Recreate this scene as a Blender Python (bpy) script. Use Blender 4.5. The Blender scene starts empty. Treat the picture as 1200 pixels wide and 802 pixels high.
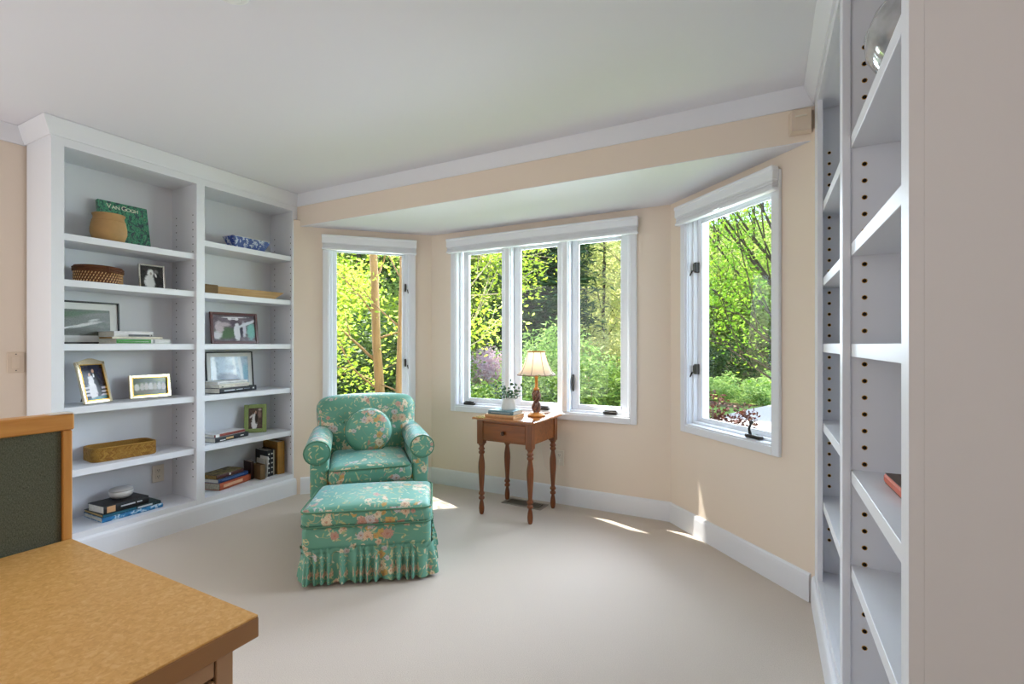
import bpy, math, random
import numpy as np
from mathutils import Vector, Matrix, Euler

random.seed(7)
rng = np.random.default_rng(11)
sc = bpy.context.scene
COL = sc.collection
D = math.radians

# ------------------------------------------------------------------ camera, world, sun, big lights, exposure
TH = math.atan(297 / 565.0)            # the room is seen turned 27.7 degrees
cam_data = bpy.data.cameras.new('camera')
cam = bpy.data.objects.new('camera', cam_data)
COL.objects.link(cam)
cam.location = (0, 0, 1.22)
cam.rotation_euler = (D(90), 0, TH)
cam_data.sensor_width = 36
cam_data.lens = 565 / 1200 * 36
cam_data.shift_y = 3 / 1200
cam_data.clip_start = 0.02
cam_data.clip_end = 400
sc.camera = cam

SUN_DIR = Vector((0.4806, -0.185, -0.857)).normalized()
SKY_STRENGTH = 0.7
SUN_STRENGTH = 14.0
WINDOW_FILL = 1.25
FILL_LIGHT = 1.0
EXPOSURE = 0.16

world = bpy.data.worlds.new('sky')
sc.world = world
world.use_nodes = True
wn = world.node_tree
wn.nodes.clear()
wo = wn.nodes.new('ShaderNodeOutputWorld')
wb = wn.nodes.new('ShaderNodeBackground')
ws = wn.nodes.new('ShaderNodeTexSky')
ws.sky_type = 'NISHITA'
ws.sun_disc = False
ws.sun_elevation = D(59)
ws.sun_rotation = math.atan2(-SUN_DIR.x, -SUN_DIR.y)
wb.inputs['Strength'].default_value = SKY_STRENGTH
wn.links.new(ws.outputs[0], wb.inputs[0])
wn.links.new(wb.outputs[0], wo.inputs[0])

sun_d = bpy.data.lights.new('sun', 'SUN')
sun_d.energy = SUN_STRENGTH
sun_d.angle = D(0.6)
sun_d.color = (1.0, 0.96, 0.88)
sun = bpy.data.objects.new('sun', sun_d)
COL.objects.link(sun)
sun.rotation_euler = SUN_DIR.to_track_quat('-Z', 'Y').to_euler()
sun.location = (-12, 6, 18)

def area(name, loc, aim, sx, sy, watt, color, spread=180):
    d = bpy.data.lights.new(name, 'AREA')
    d.shape = 'RECTANGLE'
    d.size, d.size_y = sx, sy
    d.energy = watt
    d.color = color
    d.spread = D(spread)
    o = bpy.data.objects.new(name, d)
    COL.objects.link(o)
    o.location = loc
    o.rotation_euler = Vector(aim).to_track_quat('-Z', 'Y').to_euler()
    return o

COOL = (0.73, 0.84, 1.0)
# added lamps outside the bay, standing in for skylight through its three windows
def aimed(name, loc, target, sx, sy, watt, color):
    return area(name, loc, Vector(target) - Vector(loc), sx, sy, watt, color)
aimed('bay_fill_middle', (-1.60, 4.85, 2.05), (-1.60, 2.3, 1.15), 2.6, 1.9, 215 * WINDOW_FILL, COOL)
aimed('bay_fill_left', (-3.95, 4.05, 2.05), (-2.30, 2.4, 1.15), 1.5, 1.8, 80 * WINDOW_FILL, COOL)
aimed('bay_fill_right', (.90, 4.15, 2.05), (-1.0, 2.2, 1.15), 1.5, 1.8, 145 * WINDOW_FILL, COOL)
# added fill lamp under the ceiling behind the camera, not a fixture
area('rear_fill', (-1.7, -1.2, 2.36), (0, 0.25, -1), 1.6, 1.6, 15 * FILL_LIGHT, (0.92, 0.96, 1.0))

# added fill lamp inside the room, out of view on the left
area('left_fill', (-3.45, -0.7, 1.25), (0.72, 0.70, -0.06), 2.6, 2.0, 41 * FILL_LIGHT, (0.92, 0.96, 1.0))

sc.view_settings.view_transform = 'Standard'
sc.view_settings.look = 'None'
sc.view_settings.gamma = 1
sc.view_settings.use_curve_mapping = False
sc.view_settings.exposure = EXPOSURE
sc.cycles.max_bounces = 8
sc.cycles.diffuse_bounces = 5
sc.cycles.glossy_bounces = 3
sc.cycles.transmission_bounces = 6
sc.cycles.transparent_max_bounces = 12
sc.cycles.caustics_reflective = False
sc.cycles.caustics_refractive = False
sc.cycles.sample_clamp_indirect = 6

# ------------------------------------------------------------------ node helpers
def lin(c):
    c = c / 255.0
    return c / 12.92 if c <= 0.04045 else ((c + 0.055) / 1.055) ** 2.4

def S(r, g, b):
    return (lin(r), lin(g), lin(b), 1.0)

class NT:
    """small wrapper round a material node tree"""
    def __init__(self, name, rough=0.6, spec=0.4):
        self.m = bpy.data.materials.new(name)
        self.m.use_nodes = True
        self.t = self.m.node_tree
        self.b = self.t.nodes['Principled BSDF']
        self.out = self.t.nodes['Material Output']
        self.b.inputs['Roughness'].default_value = rough
        self.b.inputs['Specular IOR Level'].default_value = spec
        self._tc = None
    def n(self, kind):
        return self.t.nodes.new('ShaderNode' + kind)
    def l(self, a, b):
        self.t.links.new(a, b)
    def tc(self, which='Object'):
        if self._tc is None:
            self._tc = self.n('TexCoord')
        return self._tc.outputs[which]
    def setin(self, sock, v):
        if isinstance(v, bpy.types.NodeSocket):
            self.l(v, sock)
        else:
            sock.default_value = v
    def math(self, op, a, b=None, clamp=False):
        q = self.n('Math'); q.operation = op; q.use_clamp = clamp
        self.setin(q.inputs[0], a)
        if b is not None: self.setin(q.inputs[1], b)
        return q.outputs[0]
    def vmath(self, op, a, b=None):
        q = self.n('VectorMath'); q.operation = op
        self.setin(q.inputs[0], a)
        if b is not None: self.setin(q.inputs[1], b)
        return q.outputs['Value'] if op in ('LENGTH', 'DOT_PRODUCT', 'DISTANCE') else q.outputs[0]
    def mapping(self, vec, scale=(1, 1, 1), loc=(0, 0, 0), rot=(0, 0, 0)):
        q = self.n('Mapping')
        q.inputs['Scale'].default_value = scale
        q.inputs['Location'].default_value = loc
        q.inputs['Rotation'].default_value = rot
        self.l(vec, q.inputs[0])
        return q.outputs[0]
    def noise(self, vec, scale, detail=3, rough=0.55, distort=0):
        q = self.n('TexNoise')
        q.inputs['Scale'].default_value = scale
        q.inputs['Detail'].default_value = detail
        q.inputs['Roughness'].default_value = rough
        q.inputs['Distortion'].default_value = distort
        if vec is not None: self.l(vec, q.inputs['Vector'])
        return q.outputs['Fac']
    def voronoi(self, vec, scale, feature='F1', dim='3D'):
        q = self.n('TexVoronoi'); q.feature = feature; q.voronoi_dimensions = dim
        q.inputs['Scale'].default_value = scale
        if vec is not None: self.l(vec, q.inputs['Vector'])
        return q
    def ramp(self, fac, stops, interp='LINEAR'):
        q = self.n('ValToRGB'); q.color_ramp.interpolation = interp
        e = q.color_ramp.elements
        while len(e) < len(stops): e.new(0.5)
        for i, (p, c) in enumerate(stops):
            e[i].position = p; e[i].color = c
        self.l(fac, q.inputs[0])
        return q.outputs[0]
    def mix(self, fac, a, b, mode='MIX'):
        q = self.n('Mix'); q.data_type = 'RGBA'; q.blend_type = mode
        self.setin(q.inputs[0], fac); self.setin(q.inputs[6], a); self.setin(q.inputs[7], b)
        return q.outputs[2]
    def step(self, v, lo, hi):
        q = self.n('MapRange'); q.interpolation_type = 'SMOOTHSTEP'
        self.setin(q.inputs[0], v)
        q.inputs[1].default_value = lo; q.inputs[2].default_value = hi
        return q.outputs[0]
    def color(self, c):
        self.setin(self.b.inputs['Base Color'], c)
    def bump(self, h, strength=0.2, dist=0.01):
        q = self.n('Bump')
        q.inputs['Strength'].default_value = strength
        q.inputs['Distance'].default_value = dist
        self.l(h, q.inputs['Height'])
        self.l(q.outputs[0], self.b.inputs['Normal'])

def plain(name, c, rough=0.5, spec=0.4, metal=0.0, var=0.06, vscale=9.0, bump=0.0, bscale=60.0):
    t = NT(name, rough, spec)
    t.b.inputs['Metallic'].default_value = metal
    f = t.noise(t.tc(), vscale, 3)
    dk = tuple(x * (1 - var) for x in c[:3]) + (1,)
    lt = tuple(min(1, x * (1 + var)) for x in c[:3]) + (1,)
    t.color(t.ramp(f, [(0.3, dk), (0.7, lt)]))
    if bump:
        t.bump(t.noise(t.tc(), bscale, 3), bump, 0.004)
    return t.m

def wood(name, dark, light, rough=0.35, scale=(2.5, 2.5, 22), coat=0.0, axis='x'):
    t = NT(name, rough, 0.5)
    sc_ = {'x': (2.0, 24, 24), 'y': (24, 2.0, 24), 'z': (24, 24, 2.0)}[axis]
    v = t.mapping(t.tc(), sc_)
    f = t.noise(v, 1.6, 6, 0.62, 0.6)
    g = t.noise(t.tc(), 4, 2)
    c = t.ramp(f, [(0.25, dark), (0.75, light)])
    c = t.mix(t.math('MULTIPLY', g, 0.25), c, dark)
    t.color(c)
    t.b.inputs['Coat Weight'].default_value = coat
    t.b.inputs['Coat Roughness'].default_value = 0.15
    t.bump(f, 0.06, 0.003)
    return t.m

def blob_picture(name, bg, blobs, rough=0.18, grain=0.12):
    """a printed picture: soft ellipses (u, v, ru, rv, turn, colour, edge) on the sheet's UV"""
    t = NT(name, rough, 0.5)
    uv = t.tc('UV')
    gr = t.noise(t.mapping(uv, (34, 34, 1)), 1.0, 4)
    base = t.mix(t.step(t.noise(t.mapping(uv, (5, 5, 1)), 1.0, 4), 0.35, 0.65), bg[0], bg[1])
    wob = t.math('MULTIPLY', t.math('SUBTRACT', t.noise(t.mapping(uv, (13, 13, 1)), 1.0, 3), 0.5), 0.9)
    for (u, v, ru, rv, rot, col, soft) in blobs:
        d = t.vmath('LENGTH', t.mapping2(uv, u, v, ru, rv, rot))
        d = t.math('ADD', d, wob)
        fac = t.step(d, 1 + soft, 1 - soft)
        base = t.mix(fac, base, col)
    base = t.mix(grain, base, t.ramp(gr, [(0.3, (0.02, 0.02, 0.02, 1)), (0.7, (0.9, 0.9, 0.9, 1))]), 'OVERLAY')
    t.color(base)
    return t.m

def _mapping2(self, uv, u, v, ru, rv, rot):
    q = self.n('Mapping'); q.vector_type = 'TEXTURE'
    q.inputs['Location'].default_value = (u, v, 0)
    q.inputs['Rotation'].default_value = (0, 0, D(rot))
    q.inputs['Scale'].default_value = (ru, rv, 1)
    self.l(uv, q.inputs[0])
    return q.outputs[0]
NT.mapping2 = _mapping2

# ------------------------------------------------------------------ mesh helpers
class MB:
    def __init__(self):
        self.v, self.f, self.s, self.k = [], [], [], []
        self.uvs = {}
    def add(self, verts, faces, smooth=False, k=0, M=None):
        o = len(self.v)
        if M is not None:
            verts = [tuple(M @ Vector(p)) for p in verts]
        self.v += [tuple(p) for p in verts]
        for f in faces:
            self.f.append(tuple(i + o for i in f)); self.s.append(smooth); self.k.append(k)
        return self
    def box(self, x0, x1, y0, y1, z0, z1, c=0.0, k=0, M=None):
        if x0 > x1: x0, x1 = x1, x0
        if y0 > y1: y0, y1 = y1, y0
        if z0 > z1: z0, z1 = z1, z0
        c = min(c, 0.45 * min(x1 - x0, y1 - y0, z1 - z0))
        if c <= 0:
            v = [(x0, y0, z0), (x1, y0, z0), (x1, y1, z0), (x0, y1, z0), (x0, y0, z1), (x1, y0, z1), (x1, y1, z1), (x0, y1, z1)]
            f = [(3, 2, 1, 0), (4, 5, 6, 7), (0, 1, 5, 4), (1, 2, 6, 5), (2, 3, 7, 6), (3, 0, 4, 7)]
            return self.add(v, f, False, k, M)
        X, Y, Z = (x0, x1), (y0, y1), (z0, z1)
        v, idx = [], {}
        for i in (0, 1):
            for j in (0, 1):
                for m in (0, 1):
                    sx, sy, sz = (c if i == 0 else -c), (c if j == 0 else -c), (c if m == 0 else -c)
                    for a in range(3):
                        p = [X[i] + sx, Y[j] + sy, Z[m] + sz]
                        p[a] = (X[i], Y[j], Z[m])[a]
                        idx[(i, j, m, a)] = len(v); v.append(tuple(p))
        f = []
        for a in range(3):
            b, d = (a + 1) % 3, (a + 2) % 3
            for s in (0, 1):
                q = []
                for (p, r) in ((0, 0), (1, 0), (1, 1), (0, 1)):
                    key = [0, 0, 0]; key[a] = s; key[b] = p; key[d] = r
                    q.append(idx[tuple(key) + (a,)])
                f.append(tuple(q if s else q[::-1]))
        for a in range(3):                       # edge bevels along axis a
            b, d = (a + 1) % 3, (a + 2) % 3
            for p in (0, 1):
                for r in (0, 1):
                    k0 = [0, 0, 0]; k0[b] = p; k0[d] = r; k0[a] = 0
                    k1 = list(k0); k1[a] = 1
                    q = [idx[tuple(k0) + (b,)], idx[tuple(k1) + (b,)], idx[tuple(k1) + (d,)], idx[tuple(k0) + (d,)]]
                    f.append(tuple(q if (p != r) else q[::-1]))
        for i in (0, 1):
            for j in (0, 1):
                for m in (0, 1):
                    q = [idx[(i, j, m, a)] for a in range(3)]
                    f.append(tuple(q if (i + j + m) % 2 else q[::-1]))
        return self.add(v, f, False, k, M)
    def lathe(self, prof, n=24, c=(0, 0, 0), k=0, M=None, smooth=True, cap=True, sx=1.0, sy=1.0):
        v, f = [], []
        for (r, z) in prof:
            for i in range(n):
                a = 2 * math.pi * i / n
                v.append((c[0] + sx * r * math.cos(a), c[1] + sy * r * math.sin(a), c[2] + z))
        for j in range(len(prof) - 1):
            for i in range(n):
                a, b = j * n + i, j * n + (i + 1) % n
                f.append((a, b, b + n, a + n))
        if cap:
            f.append(tuple(range(n - 1, -1, -1)))
            f.append(tuple(range((len(prof) - 1) * n, len(prof) * n)))
        return self.add(v, f, smooth, k, M)
    def tube(self, pts, rad, n=8, k=0, M=None, smooth=True, cap=True):
        pts = [Vector(p) for p in pts]
        if not hasattr(rad, '__len__'): rad = [rad] * len(pts)
        v, f = [], []
        up = None
        for i, p in enumerate(pts):
            d = (pts[min(i + 1, len(pts) - 1)] - pts[max(i - 1, 0)]).normalized()
            if up is None:
                up = Vector((0, 0, 1)) if abs(d.z) < 0.9 else Vector((1, 0, 0))
            a = d.cross(up)
            if a.length < 1e-5: a = d.orthogonal()
            a.normalize(); b = d.cross(a).normalized(); up = b.cross(d) * -1
            up = -b
            for j in range(n):
                t = 2 * math.pi * j / n
                v.append(tuple(p + (a * math.cos(t) + b * math.sin(t)) * rad[i]))
        for i in range(len(pts) - 1):
            for j in range(n):
                a, b = i * n + j, i * n + (j + 1) % n
                f.append((a, a + n, b + n, b))
        if cap:
            f.append(tuple(range(n)))
            f.append(tuple(range(len(pts) * n - 1, (len(pts) - 1) * n - 1, -1)))
        return self.add(v, f, smooth, k, M)
    def prism(self, poly, z0, z1, k=0, M=None, smooth=False):
        """poly in xy (counter-clockwise), raised from z0 to z1"""
        n = len(poly)
        v = [(p[0], p[1], z0) for p in poly] + [(p[0], p[1], z1) for p in poly]
        f = [tuple(range(n - 1, -1, -1)), tuple(range(n, 2 * n))]
        f += [(i, (i + 1) % n, (i + 1) % n + n, i + n) for i in range(n)]
        return self.add(v, f, smooth, k, M)
    def sweep(self, prof, path, k=0, closed=False):
        """prof: (out, up) points; path: (x, y, z) points, profile's out is to the LEFT of travel, mitred"""
        P = [Vector((p[0], p[1])) for p in path]
        n = len(prof); m = len(path)
        v, f = [], []
        for i in range(m):
            def nrm(a, b):
                d = (b - a).normalized(); return Vector((-d.y, d.x))
            if i == 0: N = nrm(P[0], P[1]); sc_ = 1
            elif i == m - 1: N = nrm(P[-2], P[-1]); sc_ = 1
            else:
                n1, n2 = nrm(P[i - 1], P[i]), nrm(P[i], P[i + 1])
                N = (n1 + n2).normalized(); sc_ = 1 / max(0.3, N.dot(n1))
            for (o, u) in prof:
                q = P[i] + N * o * sc_
                v.append((q.x, q.y, path[i][2] + u))
        for i in range(m - 1):
            for j in range(n):
                a, b = i * n + j, i * n + (j + 1) % n
                f.append((a, b, b + n, a + n))
        f.append(tuple(range(n - 1, -1, -1))); f.append(tuple(range((m - 1) * n, m * n)))
        return self.add(v, f, False, k)
    def soft(self, sx, sy, sz, r, n=10, crown=0.0, c=(0, 0, 0), k=0, M=None, crown_side=0.0, tuft=None, warp=None):
        """a rounded, slightly bulging block (cushions); sizes are full sizes, c is its middle"""
        v, f, idx = [], [], {}
        hx, hy, hz = sx / 2, sy / 2, sz / 2
        def put(p):
            key = tuple(round(q, 5) for q in p)
            if key in idx: return idx[key]
            x, y, z = p[0] * hx, p[1] * hy, p[2] * hz
            q = Vector((max(-hx + r, min(hx - r, x)), max(-hy + r, min(hy - r, y)), max(-hz + r, min(hz - r, z))))
            d = Vector((x, y, z)) - q
            if d.length > 1e-7: q = q + d.normalized() * r
            cz = crown * (1 - min(1, (q.x / hx) ** 2)) * (1 - min(1, (q.y / hy) ** 2))
            q.z += cz * (1 if q.z > 0 else -0.25 if q.z < 0 else 0)
            if crown_side:
                q.y += crown_side * (1 - min(1, (q.x / hx) ** 2)) * (1 - min(1, (q.z / hz) ** 2)) * (1 if q.y > 0 else -1)
            if tuft: tuft(q)
            if warp: q = warp(q)
            idx[key] = len(v); v.append((q.x + c[0], q.y + c[1], q.z + c[2]))
            return idx[key]
        # sample more tightly in the rounded border
        def grid(h):
            b = r / h
            inner = [(-1 + b) + (2 - 2 * b) * i / n for i in range(n + 1)]
            e = [-1, -1 + b * 0.25, -1 + b * 0.6]
            return e + inner + [-q for q in e[::-1]]
        gx, gy, gz = grid(hx), grid(hy), grid(hz)
        def face(A, B, fn, flip):
            for i in range(len(A) - 1):
                for j in range(len(B) - 1):
                    q = [put(fn(A[i], B[j])), put(fn(A[i + 1], B[j])), put(fn(A[i + 1], B[j + 1])), put(fn(A[i], B[j + 1]))]
                    if len(set(q)) < 3: continue
                    q2 = []
                    for t in q:
                        if t not in q2: q2.append(t)
                    f.append(tuple(q2[::-1] if flip else q2))
        face(gx, gy, lambda a, b: (a, b, 1), False); face(gx, gy, lambda a, b: (a, b, -1), True)
        face(gy, gz, lambda a, b: (1, a, b), False); face(gy, gz, lambda a, b: (-1, a, b), True)
        face(gx, gz, lambda a, b: (a, -1, b), False); face(gx, gz, lambda a, b: (a, 1, b), True)
        return self.add(v, f, True, k, M)
    def build(self, name, mats, parent=None, loc=None, rot=None, uv=False, uvfit=None):
        me = bpy.data.meshes.new(name)
        me.from_pydata(self.v, [], self.f)
        me.polygons.foreach_set('use_smooth', self.s)
        if not isinstance(mats, (list, tuple)): mats = [mats]
        for m in mats: me.materials.append(m)
        if len(mats) > 1: me.polygons.foreach_set('material_index', self.k)
        if uv or uvfit:
            ul = me.uv_layers.new(name='UVMap')
            for p in me.polygons:
                nx, ny, nz = abs(p.normal.x), abs(p.normal.y), abs(p.normal.z)
                for li in p.loop_indices:
                    c = me.vertices[me.loops[li].vertex_index].co
                    if uvfit:                     # sheet facing -y, mapped 0..1 over its width and height
                        x0, x1, z0, z1 = uvfit
                        u = ((c.x - x0) / (x1 - x0), (c.z - z0) / (z1 - z0))
                    elif nz >= nx and nz >= ny: u = (c.x, c.y)
                    elif ny >= nx: u = (c.x + 3.1, c.z + 1.7)
                    else: u = (c.y + 6.3, c.z + 4.1)
                    ul.data[li].uv = u
        me.validate()
        o = bpy.data.objects.new(name, me)
        COL.objects.link(o)
        if parent is not None: o.parent = parent
        if loc is not None: o.location = loc
        if rot is not None: o.rotation_euler = rot
        return o

def tag(o, label=None, cat=None, group=None, kind=None):
    if label: o['label'] = label
    if cat: o['category'] = cat
    if group: o['group'] = group
    if kind: o['kind'] = kind
    return o

def thing(name, label, cat, loc=(0, 0, 0), rz=0.0, group=None, kind=None, tilt=0.0):
    o = bpy.data.objects.new(name, None)
    o.empty_display_size = 0.1
    COL.objects.link(o)
    o.location = loc
    o.rotation_euler = (tilt, 0, rz)
    return tag(o, label, cat, group, kind)

def copy_tree(o, parent=None):
    c = o.copy(); COL.objects.link(c)
    if parent is not None: c.parent = parent
    for ch in [q for q in bpy.data.objects if q.parent is o]:
        copy_tree(ch, c)
    return c

def pt(px, fw, z):
    """world point seen in column px of the photograph at forward distance fw and height z"""
    lat = (px - 600) / 565.0 * fw
    return Vector((math.cos(TH) * lat - math.sin(TH) * fw, math.sin(TH) * lat + math.cos(TH) * fw, z))

# ------------------------------------------------------------------ materials of the room
M = {}
def carpet_mat():
    t = NT('carpet', 0.95, 0.1)
    f = t.noise(t.tc(), 260, 4, 0.7)
    g = t.noise(t.tc(), 2.2, 3)
    c = t.ramp(f, [(0.3, S(197, 184, 172)), (0.7, S(213, 200, 187))])
    c = t.mix(t.math('MULTIPLY', g, 0.18), c, S(196, 182, 169))
    t.color(c)
    t.bump(f, 0.5, 0.006)
    return t.m
M['carpet'] = carpet_mat()
def paint(name, c, bumpy=0.03):
    t = NT(name, 0.75, 0.25)
    g = t.noise(t.tc(), 1.3, 2)
    t.color(t.mix(t.math('MULTIPLY', g, 0.06), c, tuple(x * 0.8 for x in c[:3]) + (1,)))
    t.bump(t.noise(t.tc(), 180, 3), bumpy, 0.002)
    return t.m
M['wall'] = paint('beige_wall_paint', S(236, 220, 203))
M['ceiling'] = paint('white_ceiling_paint', S(232, 231, 238))
def trimpaint(name, c, rough=0.42):
    t = NT(name, rough, 0.4)
    v = t.mapping(t.tc(), (30, 30, 3))
    g = t.noise(v, 2, 3)
    t.color(t.mix(t.math('MULTIPLY', g, 0.07), c, tuple(x * 0.85 for x in c[:3]) + (1,)))
    t.bump(g, 0.04, 0.002)
    return t.m
M['trim'] = trimpaint('white_trim_paint', S(230, 231, 236))
M['shelf'] = trimpaint('white_shelf_paint', S(229, 230, 235))
M['vinyl'] = trimpaint('white_sash_paint', S(236, 238, 243), 0.35)
M['shade'] = plain('white_shade_fabric', S(230, 231, 236), 0.8, 0.2, var=0.02)
M['hole'] = plain('dark_peg_hole', S(38, 32, 26), 0.9, 0.1)
M['bronze'] = plain('dark_bronze_metal', S(66, 62, 58), 0.4, 0.5, metal=0.6)
M['brass'] = plain('brass', S(200, 150, 60), 0.3, 0.5, metal=0.9)
M['plate'] = plain('ivory_plastic', S(226, 216, 200), 0.4, 0.4, var=0.02)
M['beigeplastic'] = plain('beige_plastic', S(222, 203, 182), 0.5, 0.3, var=0.02)
M['black'] = plain('black_lacquer', S(24, 23, 24), 0.35, 0.5)
M['paper'] = plain('book_pages', S(226, 220, 206), 0.85, 0.1, var=0.08, vscale=60)
M['white'] = plain('white_matt', S(232, 231, 228), 0.6, 0.3, var=0.03)
M['whiteglaze'] = plain('white_ceramic', S(224, 222, 218), 0.3, 0.5, var=0.03)

def glass_mat():
    m = bpy.data.materials.new('window_glass'); m.use_nodes = True
    t = m.node_tree; t.nodes.clear()
    o = t.nodes.new('ShaderNodeOutputMaterial'); mx = t.nodes.new('ShaderNodeMixShader')
    tr = t.nodes.new('ShaderNodeBsdfTransparent'); gl = t.nodes.new('ShaderNodeBsdfGlossy')
    lw = t.nodes.new('ShaderNodeLayerWeight'); lw.inputs['Blend'].default_value = 0.5
    tr.inputs[0].default_value = (0.97, 0.98, 0.97, 1)
    gl.inputs['Roughness'].default_value = 0.0
    pw = t.nodes.new('ShaderNodeMath'); pw.operation = 'POWER'; pw.inputs[1].default_value = 5
    mp = t.nodes.new('ShaderNodeMath'); mp.operation = 'MULTIPLY_ADD'
    mp.inputs[1].default_value = 0.5; mp.inputs[2].default_value = 0.010
    ns = t.nodes.new('ShaderNodeTexNoise'); ns.inputs['Scale'].default_value = 1.5
    n2 = t.nodes.new('ShaderNodeMath'); n2.operation = 'MULTIPLY'; n2.inputs[1].default_value = 0.01
    ad = t.nodes.new('ShaderNodeMath'); ad.operation = 'ADD'
    t.links.new(lw.outputs['Facing'], pw.inputs[0]); t.links.new(pw.outputs[0], mp.inputs[0])
    t.links.new(ns.outputs['Fac'], n2.inputs[0]); t.links.new(mp.outputs[0], ad.inputs[0]); t.links.new(n2.outputs[0], ad.inputs[1])
    t.links.new(ad.outputs[0], mx.inputs[0]); t.links.new(tr.outputs[0], mx.inputs[1]); t.links.new(gl.outputs[0], mx.inputs[2])
    t.links.new(mx.outputs[0], o.inputs[0])
    return m
M['glass'] = glass_mat()
# ------------------------------------------------------------------ the shell of the room
XW, XE = -3.73, 0.56                 # west wall, east wall
YS, YN = -2.7, 2.68                  # south wall (behind the camera), plane of the header over the bay
H, HB = 2.44, 2.187                  # ceiling, lower ceiling of the bay
XL, XR = -3.395, 0.205               # fronts of the built-in bookcases
BL, BR = Vector((-2.62, 3.45)), Vector((-0.579, 3.45))     # back corners of the bay
OL, OR = Vector((-3.36, YN)), Vector((0.191, YN))          # mouth of the bay
WT = 0.16

def structure(name, mb, mat, label, parent=None):
    o = mb.build(name, mat, parent)
    if parent is None: tag(o, label, kind='structure')
    return o

mb = MB()
poly = [(XW - .1, YS - .1), (XE + .1, YS - .1), (XE + .1, YN), (OR.x + .12, YN), (BR.x + .07, BR.y + .12), (BL.x - .07, BL.y + .12), (OL.x - .12, YN), (XW - .1, YN)]
mb.prism(poly, -0.12, 0.0)
structure('floor', mb, M['carpet'], 'beige wall to wall carpet of the room')

mb = MB().box(XW - .1, XE + .1, YS - .1, YN + .02, H, H + .1)
structure('ceiling', mb, M['ceiling'], 'plain white ceiling of the room')
mb = MB()
mb.prism([(OL.x - .05, YN + .002), (OR.x + .05, YN + .002), (BR.x + .07, BR.y + .12), (BL.x - .07, BL.y + .12)], HB - .002, HB + .1)
structure('ceiling_bay', mb, M['ceiling'], 'lower white ceiling over the window bay')

structure('wall_west', MB().box(XW - .12, XW, YS, YN + .02, 0, H), M['wall'], 'beige wall behind the photo bookcase')
structure('wall_east', MB().box(XE, XE + .12, YS, YN + .02, 0, H), M['wall'], 'beige wall behind the near bookcase')
structure('wall_south', MB().box(XW - .12, XE + .12, YS - .12, YS, 0, H), M['wall'], 'beige wall behind the camera')
mb = MB()
mb.box(XW, XE, YN, YN + .12, HB + .001, H)                       # header over the bay
mb.box(XW, OL.x, YN, YN + .12, 0, HB)                     # returns either side of the bay
mb.box(OR.x, XE, YN, YN + .12, 0, HB)
structure('wall_header', mb, M['wall'], 'beige header wall over the mouth of the window bay')

def wall_frame(A, B):
    d = (B - A); L = d.length
    return L, math.atan2(d.y, d.x)

def bay_wall(name, A, B, u0, u1, z0, z1, label, e0=0.0, e1=0.0):
    """wall from A to B (inside face on the line) with a window hole; local x along, y outward"""
    L, a = wall_frame(A, B)
    mb = MB()
    mb.box(-e0, u0, 0, WT, 0, HB + .05); mb.box(u1, L + e1, 0, WT, 0, HB + .05)
    mb.box(u0, u1, 0, WT, 0, z0); mb.box(u0, u1, 0, WT, z1, HB + .05)
    o = mb.build(name, M['wall'], None, (A.x, A.y, 0), (0, 0, a))
    tag(o, label, kind='structure')
    return L, a

ZW0, ZW1 = 0.695, 2.065
LWU = (0.216, 0.880)        # along-wall span of the left window opening
RWU = (0.180, 0.878)
TWU = (BL.x, BL.x)
LL, AL = bay_wall('wall_bay_left', OL, BL, LWU[0], LWU[1], ZW0, ZW1, 'angled beige bay wall behind the armchair', .05, .07)
LM, AM = bay_wall('wall_bay_back', BL, BR, -2.355 - BL.x, -0.855 - BL.x, ZW0, ZW1, 'beige bay wall behind the side table', .0, .0)
LR, AR = bay_wall('wall_bay_right', BR, OR, RWU[0], RWU[1], ZW0, ZW1, 'angled beige bay wall beside the near bookcase', .07, .05)

# --- baseboards: one run round the bay, capped with a small bevel
BP = [(0, 0), (0, 0.135), (0.006, 0.135), (0.012, 0.125), (0.014, 0.108), (0.014, 0)]
def run(name, path, prof, label, mat=None):
    mb = MB(); mb.sweep(prof, path)
    return structure(name, mb, mat or M['trim'], label)
e = 0.001
run('baseboard_bay', [(OR.x, OR.y, 0), (BR.x, BR.y, 0), (BL.x, BL.y, 0), (OL.x, OL.y, 0)], BP, 'white baseboard running round the bay')
run('baseboard_west', [(XW, 1.13, 0), (XW, YS, 0)], BP, 'white baseboard on the beige wall left of the photo bookcase')

# --- crown mouldings
def cove(h, p):
    return [(0, 0), (0, h), (p, h), (p, h - .006), (.010, .010), (.008, 0)]
CP = cove(0.092, 0.034)
CW = cove(0.092, 0.050)
run('trim_crown_north', [(XR, YN, H - .092), (XL, YN, H - .092)], CP, 'white crown moulding over the header of the bay')
run('trim_crown_west', [(XW, 1.14, H - .092), (XW, YS, H - .092)], CW, 'white crown moulding on the wall left of the photo bookcase')

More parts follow.
